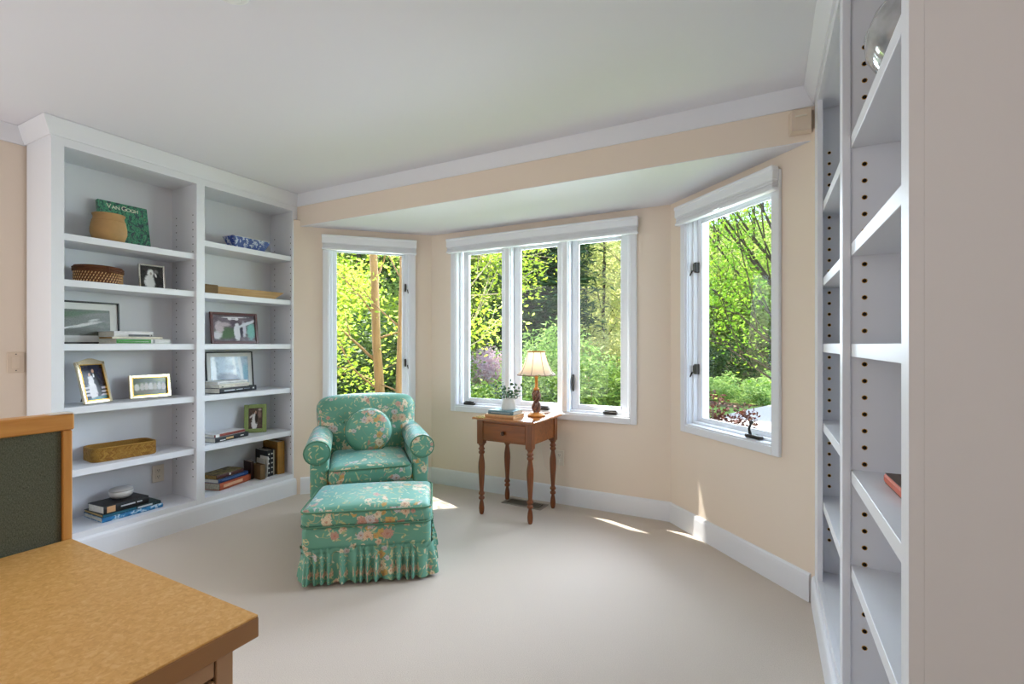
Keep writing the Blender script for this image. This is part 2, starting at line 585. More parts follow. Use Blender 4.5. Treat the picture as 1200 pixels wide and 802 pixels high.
# --- windows -------------------------------------------------------------------------------------------
def make_window(name, label, A, ang, u0, u1, units, hinge_side, latch=False):
    W = u1 - u0
    um = (u0 + u1) / 2
    org = A + Vector((math.cos(ang), math.sin(ang))) * um
    root = thing(name, label, None, (org.x, org.y, 0), ang, kind='structure')
    h = W / 2
    cw = 0.046
    zb, zt = ZW0, ZW1
    mb = MB()                                             # picture-frame casing with an eased inner bead
    for (x0, x1, z0, z1) in ((-h - cw, -h, zb - cw, zt + cw), (h, h + cw, zb - cw, zt + cw), (-h, h, zt, zt + cw), (-h, h, zb - cw, zb)):
        mb.box(x0, x1, -.022, -.001, z0, z1, .003)
    for (x0, x1, z0, z1) in ((-h - .002, -h + .010, zb - .002, zt), (h - .010, h + .002, zb - .002, zt), (-h, h, zb - .002, zb + .010)):
        mb.box(x0, x1, -.014, 0.0, z0, z1, .002)
    mb.build('casing', M['trim'], root)
    mb = MB()                                             # jamb liner lining the opening
    mb.box(-h, -h + .012, 0, WT, zb, zt); mb.box(h - .012, h, 0, WT, zb, zt)
    mb.box(-h + .012, h - .012, 0, WT, zt - .012, zt); mb.box(-h + .012, h - .012, 0, WT, zb, zb + .012)
    for s in (-1, 1):                                     # stops
        mb.box(s * (h - .012), s * (h - .028), .028, .060, zb + .012, zt - .012, .002)
    mb.box(-h + .028, h - .028, .028, .060, zb + .012, zb + .026, .002)
    mb.build('jamb', M['vinyl'], root)
    n = units
    uw = W / n
    for i in range(n):
        x0 = -h + i * uw; x1 = x0 + uw
        if i:
            mb = MB()
            mb.box(x0 - .030, x0 + .030, .004, .112, zb + .012, zt - .012, .002)
            mb.box(x0 - .022, x0 + .022, -.010, .006, zb + .012, zt - .012, .003)
            mb.build('mullion', M['vinyl'], root)
        e_ = .031 if n > 1 else .016
        a, b = x0 + e_, x1 - e_
        sz0, sz1 = zb + .014, zt - .016
        sw = .050 if n > 1 else .038
        mb = MB()                                         # sash: four rails with a glazing bead
        for (p, q, r, s) in ((a, a + sw, sz0, sz1), (b - sw, b, sz0, sz1), (a + sw, b - sw, sz0, sz0 + sw - .006), (a + sw, b - sw, sz1 - sw, sz1)):
            mb.box(p, q, .0605, .098, r, s, .003)
        for (p, q, r, s) in ((a + sw - .002, a + sw + .008, sz0 + sw - .008, sz1 - sw), (b - sw - .008, b - sw + .002, sz0 + sw - .008, sz1 - sw), (a + sw, b - sw, sz0 + sw - .008, sz0 + sw + .002), (a + sw, b - sw, sz1 - sw - .008, sz1 - sw)):
            mb.box(p, q, .064, .078, r, s, .002)
        sash = mb.build('sash', M['vinyl'], root)
        g = MB(); g.box(a + sw - .004, b - sw + .004,   .080, .083, sz0 + sw - .012, sz1 - sw + .006)
        g.build('pane', M['glass'], sash)
        # folding crank handle on the sill
        xm = (a + b) / 2 + (0.05 if n == 1 else (-.12 if i == 0 else .10 if i == 2 else .06))
        if n == 1 and hinge_side < 0: xm = b - .13
        c = MB()
        c.soft(.105, .034, .022, .008, 4, c=(xm, -.004 + .012, zb + .012 + .012))
        if n == 1 and hinge_side < 0:                     # unfolded
            c.tube([(xm - .03, .012, zb + .03), (xm - .02, -.006, zb + .065), (xm + .005, -.014, zb + .10)], [.009, .007, .006], 8)
            c.lathe([(.002, 0), (.011, .002), (.012, .014), (.004, .022)], 10, (xm + .006, -.015, zb + .095))
        else:
            c.tube([(xm - .040, .008, zb + .036), (xm + .01, .004, zb + .040), (xm + .046, .006, zb + .036)], [.007, .006, .009], 8)
        c.build('crank_handle', M['bronze'], root)
    # hinges / locks
    if n == 1:
        s = hinge_side
        xs = s * (h - .030)
        for zz in (1.06, 1.72):
            hm = MB()
            hm.box(xs - .013, xs + .013, .030, .062, zz - .033, zz + .033, .003)
            hm.box(xs - s * .004 - .006, xs - s * .004 + .006, .018, .030, zz - .026, zz + .026, .003)
            hm.tube([(xs + s * .012, .024, zz - .02), (xs + s * .016, .010, zz - .052)], [.005, .004], 6)
            hm.build('sash_lock', M['bronze'], root)
    if latch:
        x = -h + 2 * uw + .045
        hm = MB(); hm.box(x - .005, x + .005, .048, .062, .86, .99, .002)
        hm.tube([(x, .046, .97), (x + .003, .034, .93), (x, .040, .875)], [.006, .006, .005], 8)
        hm.build('sash_lock', M['bronze'], root)
    return root

make_window('window_1', 'single casement window behind the armchair', OL, AL, LWU[0], LWU[1], 1, 1)
make_window('window_2', 'three light casement window behind the side table', BL, 0.0, -2.355 - BL.x, -0.855 - BL.x, 3, 0, True)
make_window('window_3', 'single casement window beside the near bookcase', BR, AR, RWU[0], RWU[1], 1, -1)

def window_shade(label, A, ang, u0, u1, over):
    um = (u0 + u1) / 2
    org = A + Vector((math.cos(ang), math.sin(ang))) * um
    t = thing('window_shade', label, 'window shade', (org.x, org.y, 2.0), ang, 'raised white window shades of the bay')
    h = (u1 - u0) / 2 + over
    mb = MB(); mb.box(-h, h, -.066, -.023, .052, .118, .004); mb.box(-h - .002, h + .002, -.070, -.023, .100, .122, .004)
    mb.build('head_rail', M['vinyl'], t)
    mb = MB()
    for i in range(5):                                   # the raised stack of pleats
        z = .016 + i * .0075
        mb.box(-h + .004, h - .004, -.060 + (i % 2) * .004, -.024, z, z + .0068, .002)
    mb.build('pleat_stack', M['shade'], t)
    mb = MB(); mb.box(-h, h, -.064, -.023, .0, .016, .004)
    mb.build('bottom_rail', M['vinyl'], t)
    mb = MB()
    mb.soft(.055, .018, .010, .004, 3, c=(0.0, -.070, .008))
    mb.build('pull_tab', M['vinyl'], t)
window_shade('raised white shade over the window behind the armchair', OL, AL, LWU[0], LWU[1], .050)
window_shade('wide raised white shade over the three light window', BL, 0.0, -2.355 - BL.x, -0.855 - BL.x, .062)
window_shade('raised white shade over the window beside the near bookcase', BR, AR, RWU[0], RWU[1], .048)

# --- outside of the bay: unseen eave, its left overhang widened to block sun
mb = MB()
ov = 0.03
mb.prism([(OL.x - .5, YN + .13), (OR.x + .5, YN + .13), (OR.x + .5, YN + .2), (BR.x + .12 + ov * .5, BR.y + WT + ov), (BL.x + .05, BL.y + WT + ov), (BL.x - .50, BL.y + .22), (OL.x - .62, YN + .30)], HB + .13, HB + .32)
structure('roof_eave', mb, M['trim'], 'white eave of the bay roof outside')

# --- small fixtures
t = thing('motion_sensor', 'small beige motion sensor high in the corner above the bay', 'sensor', (.148, YN, 2.275), D(0))
mb = MB(); mb.box(-.05, .05, -.012, 0, -.055, .055, .004)
mb.build('base', M['beigeplastic'], t)
mb = MB()
v = [(-.045, -.012, -.055), (.045, -.012, -.055), (.045, -.012, .055), (-.045, -.012, .055), (-.038, -.046, -.046), (.042, -.030, -.046), (.042, -.030, .05), (-.038, -.046, .05)]
mb.add(v, [(0, 3, 2, 1), (4, 5, 6, 7), (0, 1, 5, 4), (1, 2, 6, 5), (2, 3, 7, 6), (3, 0, 4, 7)])
mb.build('lens_cover', M['beigeplastic'], t)
mb = MB(); mb.box(-.024, .024, -.047, -.042, .018, .024)
mb.build('slot', M['plate'], t)

def plate_thing(name, label, cat, loc, rz, kind):
    t = thing(name, label, cat, loc, rz)
    mb = MB(); mb.box(-.036, .036, -.006, 0, -.058, .058, .002)
    mb.build('cover_plate', M['plate'] if kind != 'switch' else M['beigeplastic'], t)
    if kind == 'switch':
        mb = MB(); mb.box(-.017, .017, -.010, -.006, -.034, .034, .002)
        mb.build('rocker', M['beigeplastic'], t)
        for z in (-.046, .046):
            mb = MB(); mb.lathe([(.003, 0), (.003, .002)], 8, M=Matrix.Translation((0, -.006, z)) @ Matrix.Rotation(D(90), 4, 'X'))
            mb.build('screw', M['bronze'], t)
    else:
        for z in (-.021, .021):
            mb = MB(); mb.box(-.016, .016, -.009, -.006, z - .014, z + .014, .003)
            r = mb.build('receptacle', M['plate'], t)
            mb = MB()
            for x in (-.006, .006): mb.box(x - .0013, x + .0013, -.0095, -.009, z - .002, z + .007)
            mb.lathe([(.0025, 0), (.0025, .0006)], 8, M=Matrix.Translation((0, -.009, z - .008)) @ Matrix.Rotation(D(90), 4, 'X'))
            mb.build('slots', M['hole'], r)
    return t
plate_thing('light_switch', 'beige rocker switch on the wall left of the photo bookcase', 'switch', (XW, 1.10, 1.12), D(90), 'switch')
plate_thing('wall_outlet', 'ivory outlet low on the wall behind the side table', 'outlet', (-1.40, 3.45, .35), 0, 'outlet')
plate_thing('wall_outlet', 'white outlet inside the bottom of the photo bookcase', 'outlet', (-3.695, 1.80, .335), D(90), 'outlet')

t = thing('floor_vent', 'brown metal floor vent in the carpet under the side table', 'vent', (-1.63, 3.31, 0), D(-3))
mb = MB()
for (x0, x1, y0, y1) in ((-.17, .17, -.07, -.052), (-.17, .17, .052, .07), (-.17, -.152, -.052, .052), (.152, .17, -.052, .052)):
    mb.box(x0, x1, y0, y1, 0, .006, .002)
M['ventmetal'] = plain('vent_metal', S(150, 138, 124), .45, .5, metal=.3)
mb.build('frame', M['ventmetal'], t)
mb = MB(); mb.box(-.152, .152, -.052, .052, .0005, .0015)
mb.build('duct', M['hole'], t)
lou = None
for i in range(14):
    if lou is None:
        mb = MB(); mb.box(-.004, .004, -.05, .05, .002, .005, .001)
        lou = mb.build('louver', M['ventmetal'], t, (-.143, 0, 0))
    else:
        o = lou.copy(); COL.objects.link(o); o.parent = t; o.location = (-.143 + .022 * i, 0, 0)

t = thing('smoke_detector', 'round white smoke detector at the top edge of the picture on the ceiling', 'smoke detector', (-1.625, 1.015, H), 0)
mb = MB(); mb.lathe([(.045, -.02), (.056, -.016), (.06, 0)], 28)
mb.build('base', M['white'], t)
mb = MB(); mb.lathe([(.012, -.028), (.03, -.027), (.036, -.02)], 20)
mb.build('sensor_cap', M['white'], t)

# ------------------------------------------------------------------ built-in bookcases
def peg_part(parent, spots, axis_dir, mat=None, rad=.0042):
    """dark peg holes as short sockets; spots (x, y, z), facing -y when axis_dir<0"""
    mb = MB()
    for (x, y, z) in spots:
        mb.lathe([(rad, 0), (rad, .0012)], 8, M=Matrix.Translation((x, y, z)) @ Matrix.Rotation(D(90 if axis_dir < 0 else -90), 4, 'X'), smooth=False)
    o = mb.build('peg_holes', mat or M['hole'], parent)
    o['kind'] = 'stuff'
    return o

def build_bookcase(label, x_front, x_back, sgn, ys, stile_w, shelves, deck, end_y):
    """sgn=+1 : front faces +x (left case); -1 : front faces -x (right case).
    ys: list of (y0, y1) openings; stile_w: list of (y0, y1) stiles"""
    t = thing('bookcase', label, 'bookcase', (x_front, ys[0][0], 0))
    ox, oy = x_front, ys[0][0]
    X = lambda d: -sgn * d                  # local x of a point d behind the front
    depth = abs(x_back - x_front)
    Y = lambda y: y - oy
    y_a, y_b = stile_w[0][0], stile_w[-1][1]
    top = 2.306
    mb = MB(); mb.box(X(depth - .012), X(depth), Y(y_a) + .002, Y(y_b) - .002, 0.135, H - .002)
    mb.build('back_panel', M['shelf'], t)
    for (y0, y1) in ((stile_w[0][0], stile_w[0][0] + .02), (stile_w[-1][1] - .02, stile_w[-1][1])):
        mb = MB(); mb.box(X(.02), X(depth - .012), Y(y0), Y(y1), 0, H - .002)
        mb.build('end_panel', M['shelf'], t)
    for i in range(len(ys) - 1):
        a, b = ys[i][1] + .006, ys[i + 1][0] - .006
        mb = MB(); mb.box(X(.02), X(depth - .012), Y(a), Y(b), .03, top + .02)
        mb.build('divider', M['shelf'], t)
    for (y0, y1) in stile_w:
        mb = MB(); mb.box(X(0), X(.02), Y(y0), Y(y1), .1, H - .002, .0006)
        mb.build('stile', M['shelf'], t)
    inner = []
    for i in range(len(ys)):
        lo = y_a + .0205 if i == 0 else ys[i][0] - .0055
        hi = y_b - .0205 if i == len(ys) - 1 else ys[i][1] + .0055
        inner.append((lo, hi))
    for (y0, y1), (i0, i1) in zip(ys, inner):
        mb = MB(); mb.box(X(0.0005), X(.02), Y(y0), Y(y1), top, H - .002)
        mb.build('top_rail', M['shelf'], t)
        mb = MB(); mb.box(X(.0005), X(.02), Y(y0), Y(y1), .11, deck)
        mb.build('bottom_rail', M['shelf'], t)
        mb = MB(); mb.box(X(.0205), X(depth - .013), Y(i0), Y(i1), deck - .02, deck)
        mb.build('bottom_shelf', M['shelf'], t)
        mb = MB(); mb.box(X(.0205), X(depth - .013), Y(i0), Y(i1), top + .004, top + .02)
        mb.build('top_panel', M['shelf'], t)
    for (y0, y1), zs in zip(inner, shelves):
        # inner faces of the compartment
        for z in zs:
            mb = MB(); mb.box(X(.0215), X(depth - .013), Y(y0), Y(y1), z - .038, z, .0012)
            mb.build('shelf', M['shelf'], t)
        spots = []
        for xo in (.055, depth - .065):
            for k in range(42):
                z = .32 + k * .0495
                if z > 2.12: break
                if any(zz - .045 < z < zz + .006 for zz in zs): continue
                spots.append((X(xo), Y(y1) + .0004, z))
        peg_part(t, spots, -1, None, .0042 if sgn > 0 else .0056)
        if sgn < 0:
            o = peg_part(t, [(p[0], p[1] + .0006, p[2]) for p in spots], -1, M['brass'], .0074)
            o.name = 'peg_sleeves'
    # base moulding and crown, returned round the free end
    ea = Y(y_a if end_y == 'lo' else y_b)
    if sgn > 0:
        path = [(0, Y(y_b) - .003, 0), (0, Y(y_a), 0), (X(depth), Y(y_a), 0)]
    else:
        path = [(X(depth), Y(y_a), 0), (0, Y(y_a), 0), (0, Y(y_b) - .003, 0)]
    prof = [(0, 0), (0, .135), (.006, .135), (.013, .124), (.016, .106), (.016, 0)]
    mb = MB(); mb.sweep(prof, path)
    mb.build('base_moulding', M['trim'], t)
    mb = MB(); mb.sweep(cove(.088, .045), [(p[0], p[1], H - .09) for p in path])
    mb.build('crown_moulding', M['trim'], t)
    return t

LZ = [1.835, 1.581, 1.224, .869, .517]
RZ = [1.937, 1.579, 1.224, .867, .520]
bc = build_bookcase('wide built-in white bookcase filled with photographs, books and baskets', XL, -3.715, 1,
               [(1.195, 1.889), (1.942, 2.633)], [(1.14, 1.195), (1.889, 1.942), (2.633, 2.678)], [LZ, RZ], .169, 'lo')
bc2 = build_bookcase('tall built-in white bookcase with mostly empty shelves close by on the right', XR, .555, -1,
               [(1.037, 1.745), (1.80, 2.53)], [(.988, 1.037), (1.745, 1.80), (2.53, 2.662)],
               [[1.845, 1.522, 1.222, .845, .560], [1.85, 1.517, 1.224, .873, .523]], .169, 'lo')
# ------------------------------------------------------------------ flowered chintz
def chintz():
    t = NT('green_flowered_chintz', 0.62, 0.3)
    uv = t.tc('UV')
    wv = t.n('TexNoise'); wv.inputs['Scale'].default_value = 28; wv.inputs['Detail'].default_value = 2
    t.l(uv, wv.inputs['Vector'])
    off = t.vmath('SCALE', t.vmath('SUBTRACT', wv.outputs['Color'], (0.5, 0.5, 0.5)))
    off.node.inputs['Scale'].default_value = 0.018
    uvw = t.vmath('ADD', uv, off)
    cloud = t.noise(t.mapping(uv, (3, 3, 1)), 1.0, 3)
    base = t.ramp(cloud, [(0.3, S(82, 140, 117)), (0.7, S(104, 160, 138))])
    def cells(scale, shift, warp=True):
        m = t.mapping(uvw if warp else uv, (1, 1, 1), shift)
        v = t.voronoi(m, scale, 'F1', '2D')
        v.inputs['Randomness'].default_value = 0.85
        sep = t.n('SeparateColor'); t.l(v.outputs['Color'], sep.inputs[0])
        sc_ = t.vmath('SCALE', m); sc_.node.inputs['Scale'].default_value = scale
        # vector from the cell's own point, in cell units
        dv = t.vmath('SUBTRACT', m, v.outputs['Position'])
        dv = t.vmath('SCALE', dv); dv.node.inputs['Scale'].default_value = scale
        sx = t.n('SeparateXYZ'); t.l(dv, sx.inputs[0])
        return v, sep, sx
    # twigs
    tw = t.noise(t.mapping(uv, (7, 7, 1), (3, 1, 0)), 1.0, 2, 0.4, 0.8)
    line = t.step(t.math('ABSOLUTE', t.math('SUBTRACT', tw, 0.5)), 0.012, 0.004)
    gate = t.step(t.noise(t.mapping(uv, (6, 6, 1), (9, 4, 0)), 1.0, 2), 0.50, 0.56)
    base = t.mix(t.math('MULTIPLY', t.math('MULTIPLY', line, gate), 0.75), base, S(176, 168, 120))
    # the print gathers in loose bouquets, with bare ground between
    bouq = t.noise(t.mapping(uv, (5.2, 5.2, 1), (2.3, 7.1, 0)), 1.0, 2, .5, .4)
    # leaf sprays: thin blades turned a different way in every cell
    for scale, shift, dens, c1, c2 in ((30, (1.3, .4, 0), 0.60, S(196, 200, 152), S(150, 168, 116)), (38, (4.1, 2.2, 0), 0.62, S(216, 206, 170), S(140, 140, 92)), (24, (7.7, 5.1, 0), 0.74, S(214, 200, 160), S(176, 168, 112))):
        v, sep, sx = cells(scale, shift)
        ang = t.math('MULTIPLY', sep.outputs[0], 6.283)
        ca, sa = t.math('COSINE', ang), t.math('SINE', ang)
        a = t.math('ADD', t.math('MULTIPLY', sx.outputs[0], ca), t.math('MULTIPLY', sx.outputs[1], sa))
        b = t.math('SUBTRACT', t.math('MULTIPLY', sx.outputs[1], ca), t.math('MULTIPLY', sx.outputs[0], sa))
        q = t.math('ADD', t.math('POWER', t.math('MULTIPLY', a, 2.1), 2), t.math('POWER', t.math('MULTIPLY', b, 7.5), 2))
        on = t.math('GREATER_THAN', t.math('ADD', sep.outputs[1], t.math('MULTIPLY', t.step(bouq, .40, .62), .32)), dens + .20)
        fac = t.math('MULTIPLY', t.math('MULTIPLY', t.step(q, 1.0, 0.6), on), .85)
        base = t.mix(fac, base, t.mix(sep.outputs[2], c1, c2))
    # blossoms: ragged lobed rounds with rings of petals, each cell its own colour
    for scale, shift, rad, lob in ((27.0, (.2, .9, 0), 0.40, 5), (19.0, (5.5, 3.3, 0), 0.44, 7), (13.5, (9.5, 1.3, 0), 0.40, 9)):
        v, sep, sx = cells(scale, shift)
        ang = t.math('ARCTAN2', sx.outputs[1], sx.outputs[0])
        pet = t.math('MULTIPLY', t.math('COSINE', t.math('MULTIPLY', ang, float(lob))), 0.12)
        r = t.vmath('LENGTH', t.n_dummy(sx))
        rag = t.math('MULTIPLY', t.math('SUBTRACT', t.noise(t.mapping(uv, (90, 90, 1)), 1.0, 2), .5), .5)
        r = t.math('MULTIPLY', r, t.math('ADD', t.math('ADD', 1.0, pet), rag))
        on = t.math('GREATER_THAN', t.math('ADD', sep.outputs[1], t.math('MULTIPLY', t.step(bouq, .44, .60), .45)), 1.08)
        fac = t.math('MULTIPLY', t.math('MULTIPLY', t.step(r, rad, rad * 0.82), on), .92)
        hue = t.ramp(sep.outputs[2], [(0.0, S(226, 210, 178)), (0.32, S(220, 190, 158)), (0.58, S(200, 194, 192)), (0.74, S(190, 142, 126)), (0.87, S(200, 160, 84)), (1.0, S(230, 220, 198))], 'CONSTANT')
        rings = t.math('SINE', t.math('ADD', t.math('MULTIPLY', r, 52.0), t.math('MULTIPLY', ang, 3.0)))
        inner = t.mix(t.step(rings, 0.0, 1.0), hue, t.mix(0.5, hue, S(140, 96, 74)))
        inner = t.mix(t.math('MULTIPLY', t.step(r, rad * 0.34, rad * 0.12), .75), inner, S(170, 104, 78))
        base = t.mix(fac, base, inner)
    t.color(base)
    t.bump(t.noise(t.mapping(uv, (900, 900, 1)), 1.0, 2), 0.12, 0.001)
    t.b.inputs['Sheen Weight'].default_value = 0.45
    t.b.inputs['Sheen Roughness'].default_value = 0.35
    t.b.inputs['Sheen Tint'].default_value = (0.45, 0.76, 1.0, 1)  # blue tint puts the cool skylight into the fabric's own sheen
    t.b.inputs['Coat Weight'].default_value = 0.45
    t.b.inputs['Coat Roughness'].default_value = 0.42
    return t.m
def _nd(self, sx):
    q = self.n('CombineXYZ')
    self.l(sx.outputs[0], q.inputs[0]); self.l(sx.outputs[1], q.inputs[1])
    return q.outputs[0]
NT.n_dummy = _nd
M['chintz'] = chintz()
M['piping'] = plain('green_piping', S(88, 130, 104), 0.7, 0.2)
M['walnut'] = wood('dark_turned_wood', S(58, 32, 18), S(92, 52, 28), 0.35, axis='z')

def piping_loop(mb, hx, hy, z, r, crown=0.0, rad=.0045, n=8, ybul=0.0):
    pts = []
    def add(x, y): pts.append((x, y, z + crown * (1 - (x / hx) ** 2) * (1 - (y / hy) ** 2)))
    for (cx, cy, a0) in ((hx - r, hy - r, 0), (-hx + r, hy - r, 90), (-hx + r, -hy + r, 180), (hx - r, -hy + r, 270)):
        for i in range(5):
            a = D(a0 + 90 * i / 4)
            add(cx + r * math.cos(a), cy + r * math.sin(a))
    pts.append(pts[0])
    mb.tube(pts, rad, 6, cap=False)

# --- armchair: front is local -y
CH = (-2.428, 2.494)
t = thing('armchair', 'green flowered armchair with rolled arms and buttoned back', 'armchair', (CH[0], CH[1], 0), D(46.5))
mb = MB(); mb.soft(.60, .62, .24, .03, 6, c=(0, -.02, .24))
mb.build('seat_base', M['chintz'], t, uv=True)
mb = MB(); mb.soft(.505, .56, .125, .045, 8, crown=.030, c=(0, -.085, .405))
sc_ = mb.build('seat_cushion', M['chintz'], t, uv=True)
mb = MB(); piping_loop(mb, .253, .281, .452, .05); piping_loop(mb, .253, .281, .357, .05)
o = mb.build('piping', M['piping'], sc_, (0, -.085, 0))

# back: tall, leaning, wider at the shoulders, tufted with buttons
BUT = [(-.17, .66), (0.0, .67), (.17, .66), (-.09, .54), (.09, .54)]
def back_warp(q):
    zz = max(0.0, q.z + .30)                                # 0 .. .60 up the back
    wid = 1.0 + .10 * max(0, (zz - .15)) / .45
    q = Vector((q.x * wid, q.y, q.z))
    edge = min(1, abs(q.x) / .36)
    q.z -= .035 * edge ** 3 * (1 if zz > .4 else 0)
    if q.y < 0:
        q.y -= .02 * (1 - edge ** 2)
        for (bx, bz) in BUT:
            dx, dz = q.x - bx, (q.z + .55) - bz
            q.y += .026 * math.exp(-(dx * dx + dz * dz) / (2 * .028 ** 2))
            # soft creases running from button to button
        q.y += .03 * edge ** 4
    q.y += .20 * (zz / .60) ** 1.2 * .75          # lean
    return q
mb = MB(); mb.soft(.66, .17, .60, .07, 26, c=(0, .20, .55), warp=back_warp)
bk = mb.build('backrest', M['chintz'], t, uv=True)
for (bx, bz) in BUT:
    mb = MB(); mb.lathe([(.002, .008), (.008, .006), (.011, 0), (.008, -.006)], 10, M=Matrix.Translation((bx, .20 - .085 + .15 * ((bz - .25) / .6) ** 1.2 + .008, bz)) @ Matrix.Rotation(D(90), 4, 'X'))
    mb.build('button', M['chintz'], bk, uv=True)
# rolled arms
for s in (-1, 1):
    mb = MB()
    N = 20
    prof = []
    def ring(y, sc_a):
        pts = []
        cx, cz, r = s * .316, .562, .074 * sc_a
        for i in range(N):
            a = 2 * math.pi * i / N
            pts.append((cx + r * math.cos(a) * 1.05, y, cz + r * math.sin(a)))
        return pts
    ys_ = [(-.335, .80), (-.342, .55), (-.335, .90), (-.325, 1.0), (-.2, 1.0), (0, 1.0), (.15, .99), (.30, .96), (.36, .8)]
    ys_ = [(-.345, .30), (-.345, .82), (-.338, .95), (-.325, 1.0), (-.2, 1.0), (0, 1.0), (.15, .99), (.30, .96), (.34, .75)]
    v = []
    for (y, q) in ys_: v += ring(y, q)
    f = []
    for j in range(len(ys_) - 1):
        for i in range(N):
            a, b = j * N + i, j * N + (i + 1) % N
            f.append((a, a + N, b + N, b))
    f.append(tuple(range(N))); f.append(tuple(range(len(ys_) * N - 1, (len(ys_) - 1) * N - 1, -1)))
    mb.add(v, f, True)
    mb.soft(.105, .66, .44, .02, 5, c=(s * .305, .0, .30))
    arm = mb.build('arm', M['chintz'], t, uv=True)
    mb = MB()
    pts = [(s * .316 + .072 * math.cos(a) * 1.05, -.338, .562 + .072 * math.sin(a)) for a in [2 * math.pi * i / 20 for i in range(21)]]
    mb.tube(pts, .004, 6, cap=False)
    mb.build('piping', M['piping'], arm)
for (x, y) in ((-.30, -.28), (.30, -.28), (-.28, .26), (.28, .26)):
    mb = MB(); mb.lathe([(.014, 0), (.016, .01), (.024, .09), (.026, .13)], 12, (x, y, 0))
    mb.build('leg', M['walnut'], t)

# --- round cushion leaning on the chair back
t = thing('round_cushion', 'round green flowered cushion leaning on the armchair back', 'cushion', (CH[0] + .015, CH[1] - .015, .455), D(46.5))
mb = MB()
R, T = .155, .062
prof = []
for i in range(15):
    a = -math.pi / 2 + math.pi * i / 14
    prof.append((max(.004, R * math.cos(a) ** 0.55 if 0 < i < 14 else .004), T * math.sin(a)))
prof = [(.004, -.060), (.05, -.058), (.10, -.048), (.135, -.034), (.152, -.018), (.157, 0), (.152, .018), (.135, .034), (.10, .048), (.05, .058), (.004, .060)]
LM_ = Matrix.Translation((0, .07, .163)) @ Matrix.Rotation(D(72), 4, 'X')
mb.lathe(prof, 40, M=LM_)
cu = mb.build('cushion_cover', M['chintz'], t, uv=True)
mb = MB(); mb.tube([tuple(LM_ @ Vector((.157 * math.cos(a), .157 * math.sin(a), 0))) for a in [2 * math.pi * i / 40 for i in range(41)]], .0042, 6, cap=False)
mb.build('piping', M['piping'], cu)

# --- ottoman with a gathered skirt
OT = (-1.946, 2.025)
t = thing('ottoman', 'green flowered ottoman with a ruffled skirt before the armchair', 'ottoman', (OT[0], OT[1], 0), D(37))
mb = MB(); mb.soft(.645, .462, .17, .03, 6, c=(0, 0, .215))
mb.build('base', M['chintz'], t, uv=True)
mb = MB(); mb.soft(.655, .475, .098, .038, 10, crown=.034, c=(0, 0, .335))
cu = mb.build('top_cushion', M['chintz'], t, uv=True)
mb = MB(); piping_loop(mb, .327, .237, .372, .045); piping_loop(mb, .327, .237, .298, .045)
mb.build('piping', M['piping'], cu)
# the skirt: one gathered strip
mb = MB()
def perim(hx, hy, r, n):
    pts = []
    L = [2 * (hx - r), math.pi * r / 2, 2 * (hy - r), math.pi * r / 2] * 2
    tot = sum(L[:4]) * 2
    for i in range(n):
        s = tot * i / n
        seg = 0
        LL_ = [2 * (hx - r), math.pi * r / 2, 2 * (hy - r), math.pi * r / 2, 2 * (hx - r), math.pi * r / 2, 2 * (hy - r), math.pi * r / 2]
        while s > LL_[seg]: s -= LL_[seg]; seg += 1
        if seg == 0: p, nn = (-hx + r + s, -hy), (0, -1)
        elif seg == 1: a = -math.pi / 2 + s / r; p, nn = (hx - r + r * math.cos(a), -hy + r + r * math.sin(a)), (math.cos(a), math.sin(a))
        elif seg == 2: p, nn = (hx, -hy + r + s), (1, 0)
        elif seg == 3: a = s / r; p, nn = (hx - r + r * math.cos(a), hy - r + r * math.sin(a)), (math.cos(a), math.sin(a))
        elif seg == 4: p, nn = (hx - r - s, hy), (0, 1)
        elif seg == 5: a = math.pi / 2 + s / r; p, nn = (-hx + r + r * math.cos(a), hy - r + r * math.sin(a)), (math.cos(a), math.sin(a))
        elif seg == 6: p, nn = (-hx, hy - r - s), (-1, 0)
        else: a = math.pi + s / r; p, nn = (-hx + r + r * math.cos(a), -hy + r + r * math.sin(a)), (math.cos(a), math.sin(a))
        pts.append((p, nn))
    return pts
NP = 1000
pr = perim(.322, .231, .03, NP)
rr = random.Random(3)
phase = 0; folds = []
for i in range(NP):
    phase += .30 + .13 * math.sin(i * .061) + .11 * math.sin(i * .157 + 1.3)
    folds.append(phase)
nz = 9
v, f = [], []
for j in range(nz):
    u = j / (nz - 1)                        # 0 at the gathered seam, 1 at the hem
    for i, (p, nn) in enumerate(pr):
        amp = (.003 if j == 0 else .005 + .013 * min(1, u * 1.6)) * (0.7 + .5 * math.sin(i * .04 + 2) ** 2)
        w = math.sin(folds[i]) * amp + (math.sin(folds[i] * .5 + 1) * .006 * u)
        w = w if j else abs(w)
        o = .004 + .014 * u + w
        v.append((p[0] + nn[0] * o, p[1] + nn[1] * o,   .166 - .148 * u + (.004 * math.sin(folds[i] * .5) * u)))
for j in range(nz - 1):
    for i in range(NP):
        a, b = j * NP + i, j * NP + (i + 1) % NP
        f.append((a, a + NP, b + NP, b))
mb.add(v, f, True)
# little heading frill over the seam
v, f = [], []
for j in range(3):
    for i, (p, nn) in enumerate(pr):
        o = .005 + j * .003 + math.sin(folds[i]) * .004
        v.append((p[0] + nn[0] * o, p[1] + nn[1] * o, .166 + j * .012 + .003 * math.sin(folds[i] * 1.7)))
for j in range(2):
    for i in range(NP):
        a, b = j * NP + i, j * NP + (i + 1) % NP
        f.append((a, b, b + NP, a + NP))
mb.add(v, f, True)
sk = mb.build('ruffled_skirt', M['chintz'], t, uv=True)
for (x, y) in ((-.25, -.16), (.25, -.16), (-.25, .16), (.25, .16)):
    mb = MB(); mb.lathe([(.018, 0), (.02, .01), (.026, .14)], 10, (x, y, 0))
    mb.build('leg', M['walnut'], t)

